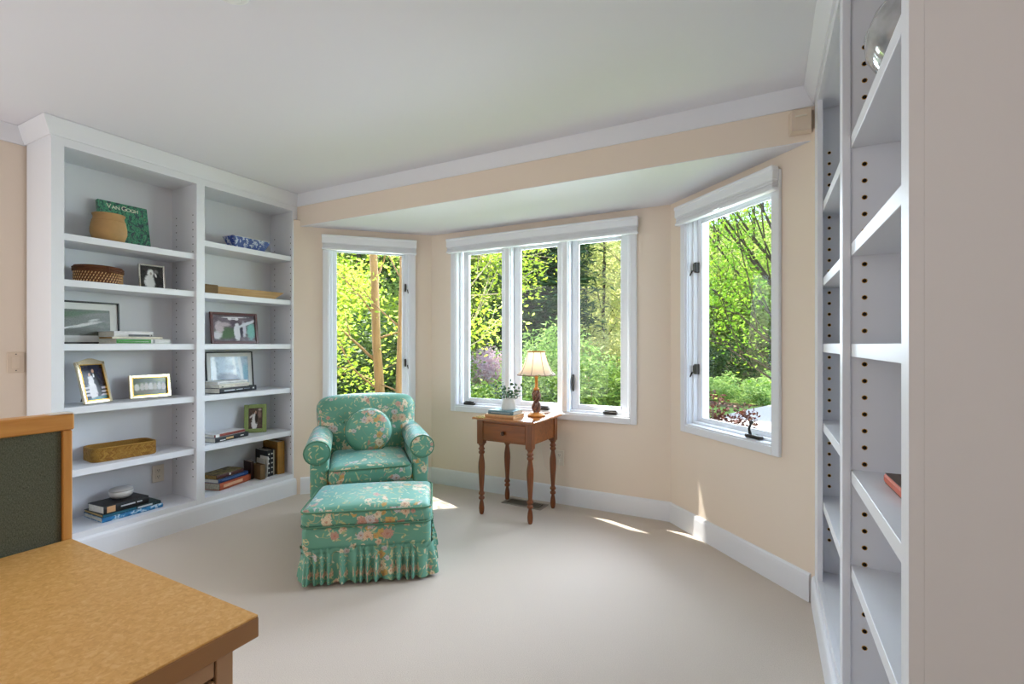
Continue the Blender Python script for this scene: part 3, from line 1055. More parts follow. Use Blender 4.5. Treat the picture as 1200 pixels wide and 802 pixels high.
# ------------------------------------------------------------------ side table with turned legs
M['cherry'] = wood('cherry_wood', S(106, 52, 12), S(160, 88, 30), 0.34, axis='x', coat=0.15)
M['cherry_leg'] = wood('cherry_wood_legs', S(92, 44, 12), S(146, 78, 28), 0.36, axis='z', coat=0.2)
M['cherry_top'] = wood('cherry_table_top', S(134, 76, 34), S(182, 118, 62), 0.18, axis='x', coat=0.7)
TB = (-1.606, 3.148)
TT = .70
t = thing('side_table', 'cherry side table with turned legs and one drawer', 'side table', (TB[0], TB[1], 0), D(-2))
mb = MB(); mb.box(-.250, .250, -.232, .232, TT - .016, TT, .004)
mb.build('table_top', M['cherry_top'], t)
lx, ly = .197, .183
pos = [(-lx, -ly), (lx, -ly), (-lx, ly), (lx, ly)]
prof = [(.011, 0), (.014, .004), (.018, .018), (.020, .045), (.017, .075), (.012, .098), (.011, .103), (.019, .108), (.022, .117), (.019, .126), (.013, .130), (.013, .136), (.021, .142), (.023, .151), (.018, .160), (.0145, .166),
        (.0150, .18), (.0185, .23), (.0225, .29), (.0245, .335), (.0235, .37), (.018, .405), (.0145, .425), (.0140, .432), (.021, .438), (.0235, .446), (.020, .454), (.0145, .459), (.022, .465), (.0235, .473), (.0175, .481), (.0160, .49), (.023, .500), (.025, .508)]
lm = None
for (x, y) in pos:
    if lm is None:
        mb = MB(); mb.lathe(prof, 20)
        mb.box(-.025, .025, -.025, .025, .508, TT - .017, .002)
        lm = mb.build('leg', M['cherry_leg'], t, (x, y, 0))
    else:
        o = lm.copy(); COL.objects.link(o); o.parent = t; o.location = (x, y, 0)
for (x0, x1, y0, y1, nm) in ((-lx + .025, lx - .025, ly - .010, ly + .012, 'apron'), (-lx - .018, -lx + .004, -ly + .025, ly - .025, 'apron'), (lx - .004, lx + .018, -ly + .025, ly - .025, 'apron')):
    mb = MB(); mb.box(x0, x1, y0, y1, TT - .165, TT - .017)
    mb.build(nm, M['cherry'], t)
mb = MB(); mb.box(-lx + .025, lx - .025, -ly - .016, -ly + .006, TT - .034, TT - .017); mb.box(-lx + .025, lx - .025, -ly - .016, -ly + .006, TT - .165, TT - .156)
mb.build('drawer_rail', M['cherry'], t)
mb = MB(); mb.box(-lx + .027, lx - .027, -ly - .021, -ly + .20, TT - .154, TT - .036, .002)
dr = mb.build('drawer', M['cherry'], t)
mb = MB(); mb.lathe([(.007, 0), (.007, .008), (.014, .014), (.015, .020), (.010, .026), (.003, .028)], 16, M=Matrix.Translation((0, -ly - .020, TT - .098)) @ Matrix.Rotation(D(90), 4, 'X'))
mb.build('knob', M['walnut'], dr)

# ------------------------------------------------------------------ lamp on the table
def shade_mat():
    t = NT('cream_silk_shade', 0.8, 0.2)
    uv = t.tc()
    g = t.noise(t.mapping(uv, (60, 60, 8)), 1.0, 2)
    t.color(t.ramp(g, [(0.3, S(226, 216, 204)), (0.7, S(238, 230, 220))]))
    tl = t.n('BsdfTranslucent'); tl.inputs[0].default_value = S(236, 220, 200)
    mx = t.n('MixShader'); mx.inputs[0].default_value = 0.45
    t.l(t.b.outputs[0], mx.inputs[1]); t.l(tl.outputs[0], mx.inputs[2]); t.l(mx.outputs[0], t.out.inputs[0])
    return t.m
M['silk'] = shade_mat()
M['goldtrim'] = plain('gold_braid', S(196, 140, 66), 0.55, 0.4)
M['twig'] = plain('weathered_bronze_stem', S(128, 92, 74), 0.5, 0.5, var=0.3, vscale=80, bump=0.5, bscale=120)
M['giltwood'] = plain('gilt_wood', S(206, 134, 52), 0.35, 0.5, var=0.15, vscale=30)
LB = (-1.474, 3.185)
t = thing('table_lamp', 'lit table lamp with cream bell shade and twisted bronze stem', 'lamp', (LB[0], LB[1], TT), D(8))
t.scale = (1.02, 1.02, 1.13)
LZS = 1.13
mb = MB(); mb.lathe([(.062, 0), (.064, .006), (.060, .012), (.050, .014), (.046, .020), (.038, .024), (.010, .026)], 28)
mb.build('base', M['giltwood'], t)
mb = MB()                                        # two bulbs of twisted strands
for k in range(5):
    pts, rd = [], []
    for i in range(33):
        u = i / 32
        z = .020 + .150 * u
        r = .010 + .014 * abs(math.sin(math.pi * (u * 2.0))) ** 0.8
        a = 2 * math.pi * k / 5 + u * 4.0
        pts.append((r * math.cos(a), r * math.sin(a), z)); rd.append(.0075 + .003 * math.sin(math.pi * u * 2) ** 2)
    mb.tube(pts, rd, 7)
mb.build('stem', M['twig'], t)
mb = MB(); mb.lathe([(.012, .165), (.022, .170), (.023, .176), (.014, .182), (.011, .19), (.011, .245), (.014, .250), (.009, .258), (.006, .26), (.006, .32), (.004, .40), (.002, .405)], 16)
mb.build('neck', M['giltwood'], t)
def shade_ring(u):
    # bell: wide flaring bottom, narrow top
    return .135 - .074 * (u ** 0.62)
NS = 48
zs0, zs1 = .264, .415
v, f = [], []
for j in range(13):
    u = j / 12
    for i in range(NS):
        a = 2 * math.pi * i / NS
        sc_p = 1 - .028 * (1 - abs(math.cos(a * 4)) ** 0.7) * (1 - .2 * u)
        r = shade_ring(u) * sc_p
        v.append((r * math.cos(a), r * math.sin(a), zs0 + (zs1 - zs0) * u - .010 * (1 - u) * (1 - abs(math.cos(a * 4)))*-1))
for j in range(12):
    for i in range(NS):
        a, b = j * NS + i, j * NS + (i + 1) % NS
        f.append((a, b, b + NS, a + NS))
mb = MB(); mb.add(v, f, True)
sh = mb.build('lamp_shade', M['silk'], t)
for k in range(8):                                # ribs of dark braid
    a = 2 * math.pi * k / 8
    mb = MB(); mb.tube([((shade_ring(j / 12) + .001) * math.cos(a), (shade_ring(j / 12) + .001) * math.sin(a), zs0 + (zs1 - zs0) * j / 12) for j in range(13)], .0016, 5)
    mb.build('rib', M['bronze'], sh)
mb = MB(); mb.tube([((.0615) * math.cos(a), .0615 * math.sin(a), zs1) for a in [2 * math.pi * i / 32 for i in range(33)]], .0045, 6, cap=False)
mb.build('top_braid', M['goldtrim'], sh)
mb = MB(); mb.tube([((.1355) * math.cos(a), .1355 * math.sin(a), zs0 + .001) for a in [2 * math.pi * i / 48 for i in range(49)]], .0030, 6, cap=False)
mb.build('hem_braid', M['twig'], sh)
def bulb_mat():
    t = NT('lamp_bulb', 0.4)
    t.b.inputs['Emission Color'].default_value = (1, .78, .5, 1)
    t.b.inputs['Emission Strength'].default_value = 6
    t.color(t.ramp(t.noise(t.tc(), 5), [(0, (1, .9, .8, 1)), (1, (1, .95, .9, 1))]))
    return t.m
mb = MB(); mb.lathe([(.010, .318), (.012, .33), (.026, .352), (.028, .366), (.020, .384), (.004, .392)], 16)
mb.build('bulb', bulb_mat(), t)
ld = bpy.data.lights.new('lamp_light', 'POINT'); ld.energy = 1.0; ld.color = (1, .74, .44); ld.shadow_soft_size = .03
lo = bpy.data.objects.new('lamp_light', ld); COL.objects.link(lo); lo.location = (LB[0], LB[1], TT + .345); lo.location.z = TT + .365
mb = MB()
c, s_ = math.cos(D(-8)), math.sin(D(-8))
def loc_(x, y, z):
    x -= LB[0]; y -= LB[1]; return ((x * c - y * s_) / 1.02, (x * s_ + y * c) / 1.02, (z - TT) / LZS)
cord = [loc_(*p) for p in ((LB[0], LB[1] + .05, TT + .006), (LB[0] + .01, 3.385, TT + .006), (LB[0], 3.402, TT - .05), (LB[0] - .07, 3.415, .45), (LB[0] - .03, 3.42, .26), (-1.44, 3.425, .22), (-1.40, 3.425, .27), (-1.40, 3.430, .325))]
P = []
for i in range(len(cord) - 1):
    for k in range(6):
        q = k / 6
        p0, p1, p2, p3 = [Vector(cord[max(0, min(len(cord) - 1, i + d))]) for d in (-1, 0, 1, 2)]
        P.append(tuple(0.5 * ((2 * p1) + (p2 - p0) * q + (2 * p0 - 5 * p1 + 4 * p2 - p3) * q * q + (3 * p1 - p0 - 3 * p2 + p3) * q ** 3)))
P.append(cord[-1])
mb.tube(P, .0022, 6)
x, y, z = loc_(-1.40, 3.428, .329)
mb.box(x - .010, x + .010, y - .010, y + .010, z - .012, z + .012, .004)
mb.build('power_cord', M['plate'], t)

# ------------------------------------------------------------------ books
def book(label, w, d, h, cover, loc, rz, group=None, pages=None, spine=None, title=None, tilt=0.0, upright=False, name='book', plate=None):
    """lying flat: length w along local x, spine facing local -y, h thick, d deep. upright: stands on its tail, spine facing -y"""
    t = thing(name, label, 'book', loc, rz, group)
    R = Matrix.Identity(4)
    if upright:           # stand it: x -> z, z -> x
        R = Matrix(((0, 0, 1, -h / 2), (0, 1, 0, 0), (-1, 0, 0, w / 2), (0, 0, 0, 1))) if False else Matrix.Translation((-h / 2, 0, w / 2)) @ Matrix.Rotation(D(90), 4, 'Y') @ Matrix.Scale(1, 4)
        R = Matrix.Translation((-h / 2, 0, w / 2)) @ Matrix(((0, 0, 1, 0), (0, 1, 0, 0), (1, 0, 0, 0), (0, 0, 0, 1)))
        R = Matrix.Rotation(tilt, 4, 'Y') @ R
    b = min(.0025, h * .12)
    mb = MB()
    mb.box(-w / 2, w / 2, -d / 2, d / 2, 0, b, .0006, M=R)
    mb.box(-w / 2, w / 2, -d / 2, d / 2, h - b, h, .0006, M=R)
    sp = MB()
    prof = [(-d / 2 + .004, b), (-d / 2, b), (-d / 2 - .003, h * .3), (-d / 2 - .003, h * .7), (-d / 2, h - b), (-d / 2 + .004, h - b)]
    v = [(-w / 2, p[0], p[1]) for p in prof] + [(w / 2, p[0], p[1]) for p in prof]
    n = len(prof)
    f = [(i, (i + 1) % n, (i + 1) % n + n, i + n) for i in range(n)] + [tuple(range(n)), tuple(range(2 * n - 1, n - 1, -1))]
    sp.add(v, f, False, M=R)
    if spine is None:
        mb.add(sp.v, sp.f)
    mb.build('cover', cover, t)
    if spine is not None: sp.build('spine', spine, t)
    mb = MB(); mb.box(-w / 2 + .004, w / 2 - .004, -d / 2 + .0045, d / 2 - .004, b + .0003, h - b - .0003, M=R)
    mb.build('page_block', pages or M['paper'], t)
    if title:                                       # faint print on the spine: small raised bars (u0, u1, height 0..1, material)
        for (u0, u1, v0, v1, m_) in title:
            mb = MB(); mb.box(-w / 2 + u0 * w, -w / 2 + u1 * w, -d / 2 - .0040, -d / 2 - .0028, h * v0, h * v1, M=R)
            mb.build('spine_print', m_, t)
    if plate: plate(t, w, d, h, R)
    return t

BC = {}
def bcol(name, *c, rough=0.5):
    if name not in BC: BC[name] = plain('cloth_' + name, S(*c), rough, 0.4, var=0.12, vscale=25)
    return BC[name]
g2 = 'two books under the white vase'
book('pale tan book at the bottom under the white vase', .235, .165, .022, bcol('tan', 214, 168, 120), (-1.668, 3.063, TT), D(-2), g2,
     pages=plain('tan_pages', S(228, 196, 150), .8, .1, var=.2, vscale=90))
book('dusty blue book between the white vase and the tan book', .205, .150, .027, bcol('dustyblue', 110, 140, 150), (-1.664, 3.068, TT + .0225), D(-1), g2, title=[(.12, .88, .42, .5, M['white'])])
# vase of leafy sprigs
VZ = TT + .050
t = thing('vase', 'small white tapered vase of green sprigs on the books', 'vase', (-1.645, 3.080, VZ), 0)
mb = MB(); mb.lathe([(.050, 0), (.055, .004), (.055, .014), (.050, .042), (.043, .070), (.0405, .078), (.042, .082), (.038, .082), (.037, .076), (.042, .048), (.046, .010)], 32, cap=False)
mb.lathe([(.046, .001), (.046, .004)], 24)
mb.build('vessel', M['whiteglaze'], t)
def leafmat(name, c1, c2, trans=0.35):
    t = NT(name, 0.55, 0.3)
    g = t.n('NewGeometry')
    c = t.ramp(g.outputs['Random Per Island'], [(0.0, c1), (1.0, c2)])
    c = t.mix(t.math('MULTIPLY', t.noise(t.tc(), 7, 2), 0.3), c, c1)
    t.color(c)
    tl = t.n('BsdfTranslucent'); t.l(c, tl.inputs[0])
    mx = t.n('MixShader'); mx.inputs[0].default_value = trans
    t.l(t.b.outputs[0], mx.inputs[1]); t.l(tl.outputs[0], mx.inputs[2]); t.l(mx.outputs[0], t.out.inputs[0])
    return t.m
M['sprig'] = leafmat('sprig_leaf', S(50, 82, 58), S(112, 140, 112), .25)
M['sprigstem'] = plain('sprig_stem', S(96, 82, 56), 0.7, 0.2)
rs = random.Random(5)
sprays = [(-.13, .02, .085), (-.10, -.03, .04), (-.07, .04, .10), (-.03, -.02, .075), (.01, .0, .125), (.04, .03, .09), (.075, -.02, .06), (.10, .02, .03), (.085, .05, .115), (-.05, .0, .05), (.03, -.04, .05)]
for (dx, dy, dz) in sprays:
    mb = MB()
    p0 = Vector((dx * .15, dy * .15, .03)); p1 = Vector((dx * .35, dy * .35, .092)); p2 = Vector((dx * 1.1, dy, .080 + dz))
    pts = [(1 - q) ** 2 * p0 + 2 * q * (1 - q) * p1 + q * q * p2 for q in [i / 8 for i in range(9)]]
    mb.tube(pts, [.0016 - .0001 * i for i in range(9)], 5)
    st = mb.build('sprig', M['sprigstem'], t)
    mb = MB()
    for i in range(4, 9):
        for s in (-1, 1):
            p = pts[i]; dirv = (pts[i] - pts[i - 1]).normalized()
            side = dirv.cross(Vector((rs.uniform(-.4, .4), rs.uniform(-.4, .4), 1))).normalized() * s
            ax = (dirv * .5 + side + Vector((0, 0, rs.uniform(-.3, .4)))).normalized()
            nrm = ax.cross(dirv).normalized()
            wv = ax.cross(nrm).normalized()
            L, Wd = rs.uniform(.022, .034), rs.uniform(.006, .009)
            q = [p, p + ax * L * .35 + wv * Wd + nrm * .002, p + ax * L * .75 + wv * Wd * .8, p + ax * L, p + ax * L * .75 - wv * Wd * .8, p + ax * L * .35 - wv * Wd + nrm * .002, p + ax * L * .5 - nrm * .002]
            mb.add([tuple(z_) for z_ in q], [(0, 1, 6), (1, 2, 6), (2, 3, 6), (3, 4, 6), (4, 5, 6), (5, 0, 6)], True)
    mb.build('leaves', M['sprig'], st)

# ------------------------------------------------------------------ desk and its panel
def pressed_board():
    t = NT('tan_pressed_board', 0.42, 0.45)
    wp = t.n('TexNoise'); wp.inputs['Scale'].default_value = 70
    t.l(t.tc(), wp.inputs['Vector'])
    of = t.vmath('SCALE', t.vmath('SUBTRACT', wp.outputs['Color'], (.5, .5, .5))); of.node.inputs['Scale'].default_value = .02
    p = t.vmath('ADD', t.tc(), of)
    v = t.voronoi(p, 150, 'F1', '3D')
    se = t.n('SeparateColor'); t.l(v.outputs['Color'], se.inputs[0])
    n1 = se.outputs[0]
    n2 = t.noise(p, 95, 4, .6)
    n3 = t.noise(t.tc(), 5, 3)
    f = t.math('ADD', t.math('MULTIPLY', n1, .22), t.math('MULTIPLY', n2, .78))
    c = t.ramp(f, [(.28, S(212, 156, 82)), (.5, S(226, 172, 98)), (.74, S(238, 194, 128))])
    c = t.mix(t.math('MULTIPLY', n3, .25), c, S(206, 152, 88))
    t.color(c)
    return t.m
M['board'] = pressed_board()
M['edge'] = plain('tan_edge_band', S(164, 120, 78), .45, .4, var=.05)
M['cab'] = plain('putty_cabinet', S(184, 146, 112), .5, .4, var=.03)
M['groove'] = plain('dark_gap', S(52, 32, 18), .9, .1)
M['oakframe'] = wood('light_oak', S(196, 130, 58), S(226, 168, 92), .4, axis='z')
M['oakrail'] = wood('light_oak_rail', S(196, 130, 58), S(226, 168, 92), .4, axis='y')
def tweed():
    t = NT('dark_grey_green_tweed', .95, .1)
    u = t.noise(t.mapping(t.tc(), (40, 420, 420)), 1.0, 2)
    w = t.noise(t.mapping(t.tc(), (40, 900, 160)), 1.0, 2)
    f = t.math('ADD', t.math('MULTIPLY', u, .5), t.math('MULTIPLY', w, .5))
    t.color(t.ramp(f, [(.35, S(72, 76, 66)), (.65, S(116, 120, 106))]))
    t.bump(f, .4, .002)
    return t.m
M['tweed'] = tweed()
DX1, DY1, DZ = -.798, .549, .74
t = thing('desk', 'tan desk with a pressed-board top and drawers in the near corner', 'desk', (-1.16, -.15, 0), 0)
ax_, ay_ = 1.16, .15
mb = MB(); mb.box(-1.521 + ax_, DX1 + ax_, -1.0 + ay_, DY1 + ay_, DZ - .004, DZ, .001)
mb.build('desk_top', M['board'], t)
mb = MB(); mb.box(-1.521 + ax_, DX1 + ax_ + .001, -1.0 + ay_, DY1 + ay_ + .001, DZ - .040, DZ - .0041, .002)
mb.build('edge_band', M['edge'], t)
cx1, cy1 = DX1 - .016, DY1 - .036
mb = MB(); mb.box(-1.50 + ax_, cx1 - .02 + ax_, -.55 + ay_, cy1 + ay_, .0, DZ - .041)
mb.build('cabinet', M['cab'], t)
for (y0, y1) in ((cy1 - .028, cy1), (-.55, -.522)):
    mb = MB(); mb.box(cx1 - .0198 + ax_, cx1 + ax_, y0 + ay_, y1 + ay_, 0, DZ - .041, .001)
    mb.build('face_stile', M['cab'], t)
zz = DZ - .048
for k, hh in enumerate((.030, .20, .20, .24)):
    z1 = zz; z0 = zz - hh; zz = z0 - .006
    mb = MB(); mb.box(cx1 - .0196 + ax_, cx1 - .002 + ax_, -.520 + ay_, cy1 - .030 + ay_, z0, z1, .002)
    d_ = mb.build('pencil_drawer' if k == 0 else 'drawer', M['cab'], t)
    if k:
        mb = MB(); mb.box(cx1 + .002 + ax_, cx1 + .014 + ax_, -.09 + ay_, .03 + ay_, (z0 + z1) / 2 - .006, (z0 + z1) / 2 + .006, .004)
        mb.box(cx1 - .002 + ax_, cx1 + .003 + ax_, -.088 + ay_, -.078 + ay_, (z0 + z1) / 2 - .005, (z0 + z1) / 2 + .005)
        mb.box(cx1 - .002 + ax_, cx1 + .003 + ax_, .018 + ay_, .028 + ay_, (z0 + z1) / 2 - .005, (z0 + z1) / 2 + .005)
        mb.build('handle', M['bronze'], d_)
mb = MB(); mb.box(cx1 - .0197 + ax_, cx1 - .012 + ax_, -.522 + ay_, cy1 - .028 + ay_, .02, DZ - .041)
mb.build('drawer_gap', M['groove'], t)
# panel standing at the back edge of the desk
PX, PY = -1.53, .552
PT = 1.049
t = thing('tackboard', 'dark tweed tackboard screen framed in light oak behind the desk', 'tackboard', (PX, -.15, 0), 0)
mb = MB(); mb.box(-.016, .0, -.85, PY + .15 - .020, .60, PT - .040)
mb.build('tweed_board', M['tweed'], t)
for (y0, y1, nm) in ((PY + .15 - .019, PY + .15, "stile"), (-.89, -.851, 'stile')):
    mb = MB(); mb.box(-.034, .007, y0, y1, .0 if nm == 'stile' else .6, PT - .041, .002)
    mb.build('stile', M['oakframe'], t)
mb = MB(); mb.box(-.036, .010, -.89, PY + .153, PT - .040, PT, .003)
mb.build('top_rail', M['oakrail'], t)
mb = MB(); mb.box(-.036, .0095, PY + .153 - .045, PY + .1535, PT + .0002, PT + .0015)
mb.build('corner_cap', M['plate'], t)
# ------------------------------------------------------------------ things on the photo bookcase
def frame_thing(label, w, h, fw, fd, mat, loc, rz, tilt, photo, mat_w=0.0, matc=None, cat='picture frame', group=None, arch=0.0, name='picture_frame', inner=None, stand=True, round_=.002):
    """photo frame: face toward local -y, standing on z=0, leaning back by tilt"""
    loc = (loc[0], loc[1], loc[2] + fd / 2 * math.sin(tilt))
    t = thing(name, label, cat, loc, rz, group, tilt=-tilt)
    mb = MB()
    hw = w / 2
    mb.box(-hw, -hw + fw, -fd / 2, fd / 2, 0, h, round_); mb.box(hw - fw, hw, -fd / 2, fd / 2, 0, h, round_)
    mb.box(-hw + fw, hw - fw, -fd / 2, fd / 2, 0, fw, round_)
    if arch:
        n = 18
        top, bot = [], []
        for i in range(n + 1):
            x = -hw + w * i / n
            u = abs(x) / hw
            top.append((x, h + arch * (math.cos(u * math.pi) * .5 + .5) ** 1.0)); bot.append((x, h - fw))
        v = []
        for y in (-fd / 2, fd / 2):
            v += [(p[0], y, p[1]) for p in bot] + [(p[0], y, p[1]) for p in top]
        m = n + 1
        f = []
        for i in range(n):
            f.append((i, i + 1, m + i + 1, m + i)); f.append((2 * m + i, 3 * m + i, 3 * m + i + 1, 2 * m + i + 1))
            f.append((m + i, m + i + 1, 3 * m + i + 1, 3 * m + i)); f.append((i, 2 * m + i, 2 * m + i + 1, i + 1))
        f += [(0, m, 3 * m, 2 * m), (n, 2 * m + n, 3 * m + n, m + n)]
        mb.add(v, f)
    else:
        mb.box(-hw + fw, hw - fw, -fd / 2, fd / 2, h - fw, h, round_)
    mb.build('frame', mat, t)
    if inner:
        mb = MB(); b = .004
        for (x0, x1, z0, z1) in ((-hw + fw - .001, -hw + fw + b, fw, h - fw), (hw - fw - b, hw - fw + .001, fw, h - fw), (-hw + fw, hw - fw, fw - .001, fw + b), (-hw + fw, hw - fw, h - fw - b, h - fw + .001)):
            mb.box(x0, x1, -fd / 2 - .0015, fd / 2 - .004, z0, z1, .001)
        mb.build('inner_bead', inner, t)
    iw, ih = hw - fw, h - fw
    if mat_w:
        mb = MB()
        x0, x1, z0, z1 = -iw + mat_w, iw - mat_w, fw + mat_w, ih - mat_w
        y0, y1 = fd * .02, fd * .02 + .0015
        mb.box(-iw, x0, y0, y1, fw, ih); mb.box(x1, iw, y0, y1, fw, ih); mb.box(x0, x1, y0, y1, fw, z0); mb.box(x0, x1, y0, y1, z1, ih)
        mb.build('mat_board', matc or M['white'], t)
    else: x0, x1, z0, z1 = -iw, iw, fw, ih
    mb = MB(); mb.box(x0 - .001, x1 + .001, fd * .02 + .0016, fd * .02 + .0024, z0 - .001, z1 + .001)
    mb.build('photograph', photo, t, uvfit=(x0, x1, z0, z1))
    mb = MB(); mb.box(-iw - .001, iw + .001, fd * .02 + .0026, fd / 2 - .0005, fw - .001, ih + .001)
    mb.build('backing', M['black'], t)
    if stand:
        mb = MB()
        q = Matrix.Translation((0, fd / 2 + .001, h * .62)) @ Matrix.Rotation(tilt + .30, 4, 'X')
        L = min(h * .62 / math.cos(.30) * .98, h * .64)
        mb.box(-.022, .022, 0, .002, -L * .93, 0, M=q)
        mb.build('easel_strut', M['black'], t)
    return t

M['silver'] = plain('polished_silver', S(206, 204, 198), .18, .5, metal=.95, var=.03)
M['gold'] = plain('polished_gold', S(226, 178, 82), .2, .5, metal=.9, var=.05)
M['champ'] = plain('champagne_gilt', S(222, 208, 176), .2, .5, metal=.85, var=.06)
M['mahog'] = wood('mahogany', S(64, 22, 18), S(110, 46, 38), .3, axis='x', coat=.3)
M['greenf'] = plain('sage_green_paint', S(146, 160, 96), .5, .4, var=.1, vscale=40)

DK = S(30, 32, 42); WH = S(226, 224, 226)
P_wed1 = blob_picture('print_mono_bride', (S(28, 28, 30), S(52, 52, 54)), [(.42, .28, .24, .34, 0, S(222, 222, 222), .25), (.46, .70, .14, .15, 0, S(236, 236, 236), .3), (.47, .66, .05, .07, 0, S(176, 170, 166), .3), (.70, .74, .09, .11, 0, S(120, 120, 120), .4), (.74, .40, .14, .30, 10, S(24, 24, 26), .3), (.68, .60, .04, .10, 20, S(226, 226, 226), .3)])
P_land = blob_picture('print_aerial_coast', (S(86, 96, 84), S(116, 118, 112)), [(.30, .82, .50, .12, 12, S(78, 104, 78), .6), (.75, .78, .30, .10, 14, S(128, 130, 126), .6), (.5, .55, .6, .14, 22, S(112, 116, 112), .6), (.62, .46, .22, .05, 22, S(206, 206, 204), .5), (.42, .36, .20, .05, 24, S(212, 212, 210), .5), (.70, .60, .10, .04, 30, S(196, 198, 196), .5), (.5, .16, .5, .14, 4, S(76, 78, 66), .6), (.22, .30, .10, .03, 30, S(220, 220, 220), .5)], .3, .35)
P_wed2 = blob_picture('print_couple_on_steps', (S(22, 24, 44), S(34, 36, 58)), [(.22, .36, .34, .03, 2, S(206, 198, 210), .4), (.20, .26, .36, .03, 2, S(200, 192, 204), .4), (.22, .16, .36, .03, 2, S(206, 198, 208), .4), (.88, .34, .18, .03, 2, S(206, 198, 210), .4), (.88, .24, .18, .03, 2, S(200, 192, 204), .4), (.88, .14, .2, .03, 2, S(206, 198, 208), .4), (.66, .44, .13, .34, 4, S(20, 22, 36), .15), (.42, .28, .17, .28, 0, S(226, 220, 222), .2), (.42, .54, .12, .16, 0, S(236, 230, 232), .2), (.40, .72, .045, .05, 0, S(206, 162, 140), .2), (.57, .82, .05, .055, 0, S(206, 164, 140), .2), (.57, .70, .03, .06, 0, WH, .2), (.60, .05, .5, .06, 6, S(86, 134, 140), .4)])
P_group = blob_picture('print_group_outdoors', (S(70, 84, 34), S(104, 116, 54)), [(.14, .44, .07, .22, 0, S(226, 222, 212), .3), (.28, .46, .06, .22, 0, S(206, 198, 186), .3), (.40, .48, .06, .22, 0, S(216, 206, 196), .3), (.52, .46, .07, .24, 0, S(226, 220, 214), .3), (.64, .46, .06, .22, 0, S(196, 186, 170), .3), (.76, .48, .06, .22, 0, S(216, 210, 204), .3), (.88, .44, .06, .22, 0, S(206, 190, 180), .3), (.5, .22, .5, .10, 0, S(120, 104, 74), .5), (.86, .86, .2, .12, 0, S(150, 164, 70), .5), (.3, .84, .3, .10, 0, S(60, 74, 26), .5)], .18, .3)
P_party = blob_picture('print_wedding_party', (S(96, 84, 96), S(132, 116, 126)), [(.30, .30, .30, .22, 10, S(84, 112, 74), .4), (.14, .52, .10, .24, 0, S(206, 190, 196), .3), (.26, .64, .14, .08, 0, S(196, 180, 186), .4), (.08, .22, .10, .14, 0, S(226, 222, 226), .4), (.56, .36, .08, .34, 0, S(236, 234, 240), .2), (.72, .46, .06, .28, 0, S(216, 214, 226), .3), (.66, .40, .04, .26, 0, S(60, 56, 70), .3), (.90, .40, .10, .32, 0, S(126, 190, 182), .4), (.82, .70, .30, .05, 34, S(226, 228, 236), .4), (.5, .92, .3, .02, 2, S(246, 240, 244), .3), (.40, .86, .05, .05, 0, S(240, 236, 240), .3), (.56, .86, .04, .05, 0, S(240, 236, 240), .3), (.5, .86, .10, .022, 0, S(240, 236, 240), .3)], .18, .2)
P_blue = blob_picture('print_misty_town', (S(150, 172, 196), S(196, 214, 230)), [(.08, .5, .06, .6, 2, S(240, 246, 252), .4), (.30, .56, .10, .5, 2, S(176, 198, 218), .5), (.62, .5, .05, .6, 3, S(240, 246, 252), .4), (.80, .5, .05, .6, 6, S(236, 244, 252), .4), (.40, .30, .22, .14, 0, S(86, 100, 128), .5), (.60, .24, .14, .12, 0, S(96, 108, 140), .5), (.5, .62, .12, .10, 0, S(126, 146, 172), .5), (.92, .42, .07, .34, 0, S(136, 184, 206), .5)], .12, .25)
P_kiss = blob_picture('print_dancing_couple', (S(74, 58, 56), S(96, 78, 72)), [(.42, .24, .20, .30, 0, S(230, 224, 224), .2), (.40, .58, .13, .20, 0, S(232, 226, 226), .2), (.36, .78, .06, .08, 0, S(96, 66, 50), .3), (.52, .78, .06, .08, 0, S(206, 166, 146), .3), (.56, .50, .10, .26, 0, S(40, 34, 36), .3), (.20, .60, .12, .05, 30, S(220, 206, 204), .3), (.80, .70, .12, .18, 0, S(150, 120, 110), .5), (.82, .92, .12, .05, 0, S(210, 180, 176), .5)])

frame_thing('small silver frame with a monochrome bride beside the lidded basket', .148, .160, .010, .014, M['silver'], (-3.545, 1.695, 1.5815), D(90 - 3), .10, P_wed1)
frame_thing('large black frame with a white-matted aerial coast photograph', .372, .258, .010, .016, M['black'], (-3.650, 1.375, 1.2245), D(90), .06, P_land, .040, M['white'], stand=False)
frame_thing('tall silver-gilt frame with arched top holding a couple on steps', .180, .252, .017, .016, M['champ'], (-3.515, 1.395, .8700), D(90 + 24), .24, P_wed2, arch=.020, inner=M['gold'])
frame_thing('low gilt frame with a group photograph on the shelf above the woven tray', .235, .150, .016, .020, M['champ'], (-3.585, 1.705, .8700), D(90 - 3), .12, P_group, inner=M['gold'])
frame_thing('mahogany frame with a wedding party photograph', .350, .240, .020, .018, M['mahog'], (-3.595, 2.288, 1.2250), D(90 - 6), .14, P_party)
frame_thing('thin black frame with a pale blue misty photograph behind stacked books', .368, .297, .009, .016, M['black'], (-3.662, 2.293, .8680), D(90 - 1), .08, P_blue, .030, M['white'], stand=False)
frame_thing('small sage green frame with a dancing couple', .158, .222, .030, .016, M['greenf'], (-3.585, 2.440, .5210), D(90 - 38), .12, P_kiss, round_=.003)

